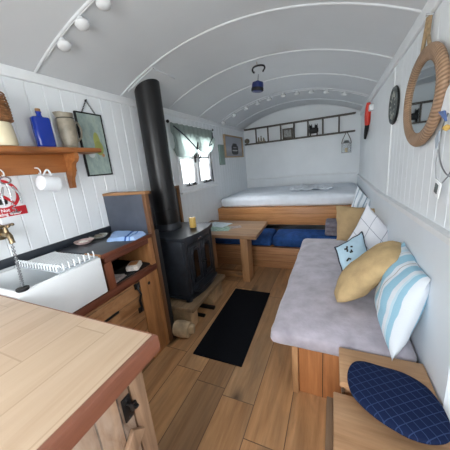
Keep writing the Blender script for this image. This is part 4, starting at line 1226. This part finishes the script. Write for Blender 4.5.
part(mr, 'wall_hook', MB().cyl((XR-.001, my+.032, 1.901), (XR-.03, my+.032, 1.905), .006, .006, 8), M['chrome'])

wd = thing('wall_disc', 'weathered grey round disc on the right wall beside the mirror', 'wall decoration', (XR, 2.18, 1.52))
m = MB(); AX = Matrix.Rotation(-PI/2, 3, 'Y')
m.lathe((XR-.001, 2.18, 1.64), [(.118, 0), (.122, .01), (.118, .022), (.104, .024), (.10, .016), (.03, .016), (.022, .022), (0, .022)], AX, 40)
part(wd, 'disc_plate', m, M['greydisc'])
m = MB()
for k in range(12):
    a = k*PI/6
    m.obox((XR-.0185, 2.18+.075*math.cos(a), 1.64+.075*math.sin(a)), (.003, .035, .010), Matrix.Rotation(a, 3, 'X'), .001)
part(wd, 'raised_marks', m, M['dishgreen'], 'paler raised marks around the rim')
part(wd, 'rim_band', MB().tube(ring((XR-.010, 2.18, 1.64), .121, 44), .006, 6, True), M['blackmetal'])

rd = thing('red_hand_torch', 'slim red and black handled tool hanging near the far right corner', 'tool', (XR, 3.7, 1.5))
def rp(y, z): return (XR-.03, y, z)
part(rd, 'red_body', MB().tube([rp(3.52, 1.895), rp(3.54, 1.84), rp(3.55, 1.74), rp(3.57, 1.655)], [.02, .03, .034, .026], 14), M['red'])
part(rd, 'black_handle', MB().tube([rp(3.57, 1.655), rp(3.62, 1.60), rp(3.68, 1.55), rp(3.72, 1.505)], [.024, .024, .02, .014], 12), M['black'], 'black handle')
part(rd, 'hanging_loop', MB().tube([rp(3.72, 1.51), (XR-.02, 3.76, 1.50), (XR-.012, 3.80, 1.56), (XR-.012, 3.80, 1.64)], .006, 6), M['black'])
solo('wall_clip', MB().box(XR-.045, XR-.001, 3.28, 3.36, 1.775, 1.84, .008), M['whiteplastic'], 'small white box on the right wall above the red tool', 'wall box')

wh = thing('wire_mobile', 'wire wall hanging with white, blue and silver pieces below the mirror edge', 'wall hanging', (XR, 1.12, 1.15))
WX = XR-.022
m = MB().tube([(WX, 1.075+.15*math.cos(a), 1.36+.125*math.sin(a)) for a in [k*2*PI/40 for k in range(40)]], .0026, 6, True)
m.tube([(WX, 1.232, 1.33), (WX-.002, 1.235, 1.28), (WX-.001, 1.215, 1.22), (WX, 1.20, 1.215)], .0018, 6)
m.tube([(WX, 1.165, 1.20), (WX, 1.11, 1.235), (WX, 1.06, 1.29)], .0022, 6)
m.cyl((XR-.001, 1.075, 1.486), (WX, 1.075, 1.486), .004, .004, 8)
part(wh, 'wire_hoop', m, M['steel'])
m = MB().prism([(WX-.006, 1.10, 1.43), (WX-.006, 1.20, 1.47), (WX-.006, 1.235, 1.455), (WX-.006, 1.20, 1.53), (WX-.006, 1.17, 1.55), (WX-.006, 1.10, 1.54)], (.008, 0, 0))
part(wh, 'white_piece', m, M['signwhite'], 'white house shaped piece')
m = MB().prism([(WX-.009, 1.245, 1.468), (WX-.009, 1.165, 1.425), (WX-.009, 1.19, 1.465)], (.006, 0, 0))
part(wh, 'blue_piece', m, plain('blue_painted_piece', (86, 110, 160), .5), 'blue triangular piece')
m = MB().prism([(WX-.005, 1.228, 1.40), (WX-.005, 1.262, 1.372), (WX-.005, 1.246, 1.332), (WX-.005, 1.222, 1.36)], (.004, 0, 0))
part(wh, 'silver_piece', m, plain('blue_grey_tin_piece', (168, 178, 190), .4, .3), 'pale grey tin piece')
m = MB().obox((WX-.006, 1.175, 1.185), (.005, .06, .062), Matrix.Rotation(.25, 3, 'X'), .002)
wp = part(wh, 'white_tag', m, M['signwhite'], 'white tag with dark picture')
part(wp, 'tag_picture', MB().obox((WX-.0092, 1.175, 1.185), (.002, .03, .036), Matrix.Rotation(.25, 3, 'X'), .0005), M['greydisc'])
part(wh, 'yellow_bead', MB().lathe((WX-.006, 1.155, 1.403), [(0, -.012), (.009, -.007), (.012, 0), (.009, .007), (0, .012)], None, 14), M['candle'], 'yellow bead')

# ------------------------------------------------------------------ festoon bulbs and pendant
def bulb_at(x, y, label, grp):
    z = arch_z(x)
    nrm = Vector((ACX-x, 0, ACZ-z)).normalized()
    c = Vector((x, y, z)) + nrm*.016
    t = thing('festoon_bulb', label, 'light bulb', tuple(c), grp)
    q = nrm.to_track_quat('Z', 'Y').to_matrix()
    part(t, 'bulb_globe', MB().lathe(c + nrm*.018, [(.014, -.014), (.026, -.012), (.034, -.004), (.036, .003), (.031, .013), (.018, .020), (0, .023)], q, 18), M['bulb'])
    part(t, 'lamp_holder', MB().cyl(c - nrm*.012, c + nrm*.006, .018, .016, 12), M['cable'])
    return t
ords = ['first', 'second', 'third', 'fourth', 'fifth', 'sixth', 'seventh', 'eighth', 'ninth', 'tenth']
FX = [-1.558, -1.371, -1.177, -.997, -.829, -.635, -.456, -.271, -.091, .112]
for k, x in enumerate(FX):
    bulb_at(x, 3.62, 'white globe bulb on the far ceiling string, %s counting from the window side' % ords[k], 'festoon bulbs on the far ceiling string')
NXB = [-1.34, -1.174, -1.008]
for k, x in enumerate(NXB):
    bulb_at(x, 1.04, 'white globe bulb on the near ceiling batten, %s from the shelf wall' % ords[k], 'festoon bulbs on the near ceiling batten')
def festoon(x0, x1, y, label):
    pts = []
    for k in range(41):
        x = x0 + (x1-x0)*k/40
        nrm = Vector((ACX-x, 0, ACZ-arch_z(x))).normalized()
        pts.append(Vector((x, y, arch_z(x))) + nrm*.006)
    solo('festoon_cable', MB().tube(pts, .004, 6), M['cable'], label, 'cable')
festoon(-1.59, .36, 3.62, 'thin white cable of the far ceiling bulb string')
festoon(-1.50,   .30, 1.028, 'thin white cable of the near ceiling bulb string')

pd = thing('hanging_lamp', 'small navy blue camping lamp hung by a black clip from the ceiling', 'lamp', (-.622, 2.345, 1.96))
px, py = -.622, 2.345
part(pd, 'ceiling_cord', MB().cyl((px-.01, py, 2.200), (px-.008, py, 2.165), .003, .003, 6), M['ropefibre'])
loop = [(-.035, .05), (-.052, .068), (-.05, .086), (-.028, .098), (.018, .098), (.05, .088), (.058, .07), (.048, .055), (.03, .04)]
part(pd, 'carabiner_clip', MB().tube([(px+a, py, 2.068+b) for a, b in smooth_loop(loop, 4)[:-4] and [(p.x, p.y) for p in smooth_loop(loop, 4)[:-4]]], .008, 8), M['blackmetal'])
part(pd, 'hang_link', MB().cyl((px, py, 2.10), (px-.01, py, 2.045), .005, .007, 8), M['chrome'])
m = MB().lathe((px-.02, py, 1.958), [(.0, 0), (.044, .002), (.05, .008), (.052, .03), (.051, .062), (.047, .078), (.02, .084), (.016, .090), (0, .092)], Matrix.Rotation(.12, 3, 'Y'), 26)
part(pd, 'lamp_body', m, M['bluebulb'])
part(pd, 'lamp_lens', MB().lathe((px-.02, py, 1.964), [(.0515, 0), (.0545, .006), (.0545, .024), (.0525, .028)], Matrix.Rotation(.12, 3, 'Y'), 26), M['sheep'], 'dark lens band')

# ------------------------------------------------------------------ light
w = bpy.data.worlds.new('Day'); SC.world = w; w.use_nodes = True
nt = w.node_tree; nt.nodes.clear()
wo = nt.nodes.new('ShaderNodeOutputWorld'); bg = nt.nodes.new('ShaderNodeBackground')
tc = nt.nodes.new('ShaderNodeTexCoord'); sx = nt.nodes.new('ShaderNodeSeparateXYZ'); rp_ = nt.nodes.new('ShaderNodeValToRGB')
mr_ = nt.nodes.new('ShaderNodeMapRange'); mr_.inputs['From Min'].default_value = -1; mr_.inputs['From Max'].default_value = 1
nt.links.new(tc.outputs['Generated'], sx.inputs[0]); nt.links.new(sx.outputs['Z'], mr_.inputs[0]); nt.links.new(mr_.outputs[0], rp_.inputs[0])
e = rp_.color_ramp.elements
e[0].position = .40; e[0].color = (.30, .33, .28, 1)
e[1].position = .52; e[1].color = (.86, .92, 1.0, 1)
x3 = e.new(.48); x3.color = (.75, .8, .8, 1)
nt.links.new(rp_.outputs[0], bg.inputs['Color']); bg.inputs['Strength'].default_value = 4.0
nt.links.new(bg.outputs[0], wo.inputs[0])

def area(name, loc, rot, sx_, sy_, power, col=(1, 1, 1)):
    l = bpy.data.lights.new(name, 'AREA'); l.shape = 'RECTANGLE'; l.size = sx_; l.size_y = sy_; l.energy = power; l.color = col
    o = bpy.data.objects.new(name, l); COL.objects.link(o); o.location = loc; o.rotation_euler = rot
    return o
# daylight entering through the real openings
area('door_daylight', (-.47, YF-.6, 1.5), (math.radians(82), 0, 0), 1.8, 1.9, 110, (.95, .98, 1.0))
area('window_daylight_left', (XL-.5, -.05, 1.5), (0, math.radians(-90), 0), 1.4, 1.7, 90, (.93, .97, 1.0))
area('window_daylight_right', (XR+.5, .45, 1.5), (0, math.radians(90), 0), 1.4, 1.7, 70, (.95, .98, 1.0))
area('window_daylight_far', (XL-.5, 2.8, 1.5), (0, math.radians(-90), 0), 1.4, 1.7, 120, (.94, .98, 1.0))

# ------------------------------------------------------------------ camera
YAW, PITCH, ROLL, F = .436, -.245, -.097, 240.1
cy, sy = math.cos(YAW), math.sin(YAW); cp, sp_ = math.cos(PITCH), math.sin(PITCH)
fwd = Vector((-sy*cp, cy*cp, sp_)); rr_ = Vector((cy, sy, 0)); up = rr_.cross(fwd)
c_, s_ = math.cos(ROLL), math.sin(ROLL)
Rr, Uu = rr_*c_ + up*s_, -rr_*s_ + up*c_
cam = bpy.data.cameras.new('Camera'); co = bpy.data.objects.new('Camera', cam); COL.objects.link(co)
cam.sensor_fit = 'HORIZONTAL'; cam.sensor_width = 36.0; cam.lens = 36.0*F/450.0
cam.clip_start = .02
mat = Matrix((Rr, Uu, -fwd)).transposed().to_4x4(); mat.translation = Vector((0, 0, 1.35))
co.matrix_world = mat
SC.camera = co
SC.view_settings.view_transform = 'Standard'; SC.view_settings.look = 'None'
SC.view_settings.exposure = 0.12; SC.view_settings.gamma = 1.0; SC.view_settings.use_curve_mapping = False
SC.cycles.use_denoising = True
SC.cycles.max_bounces = 10; SC.cycles.diffuse_bounces = 6; SC.cycles.transparent_max_bounces = 12
SC.cycles.sample_clamp_indirect = 6.0
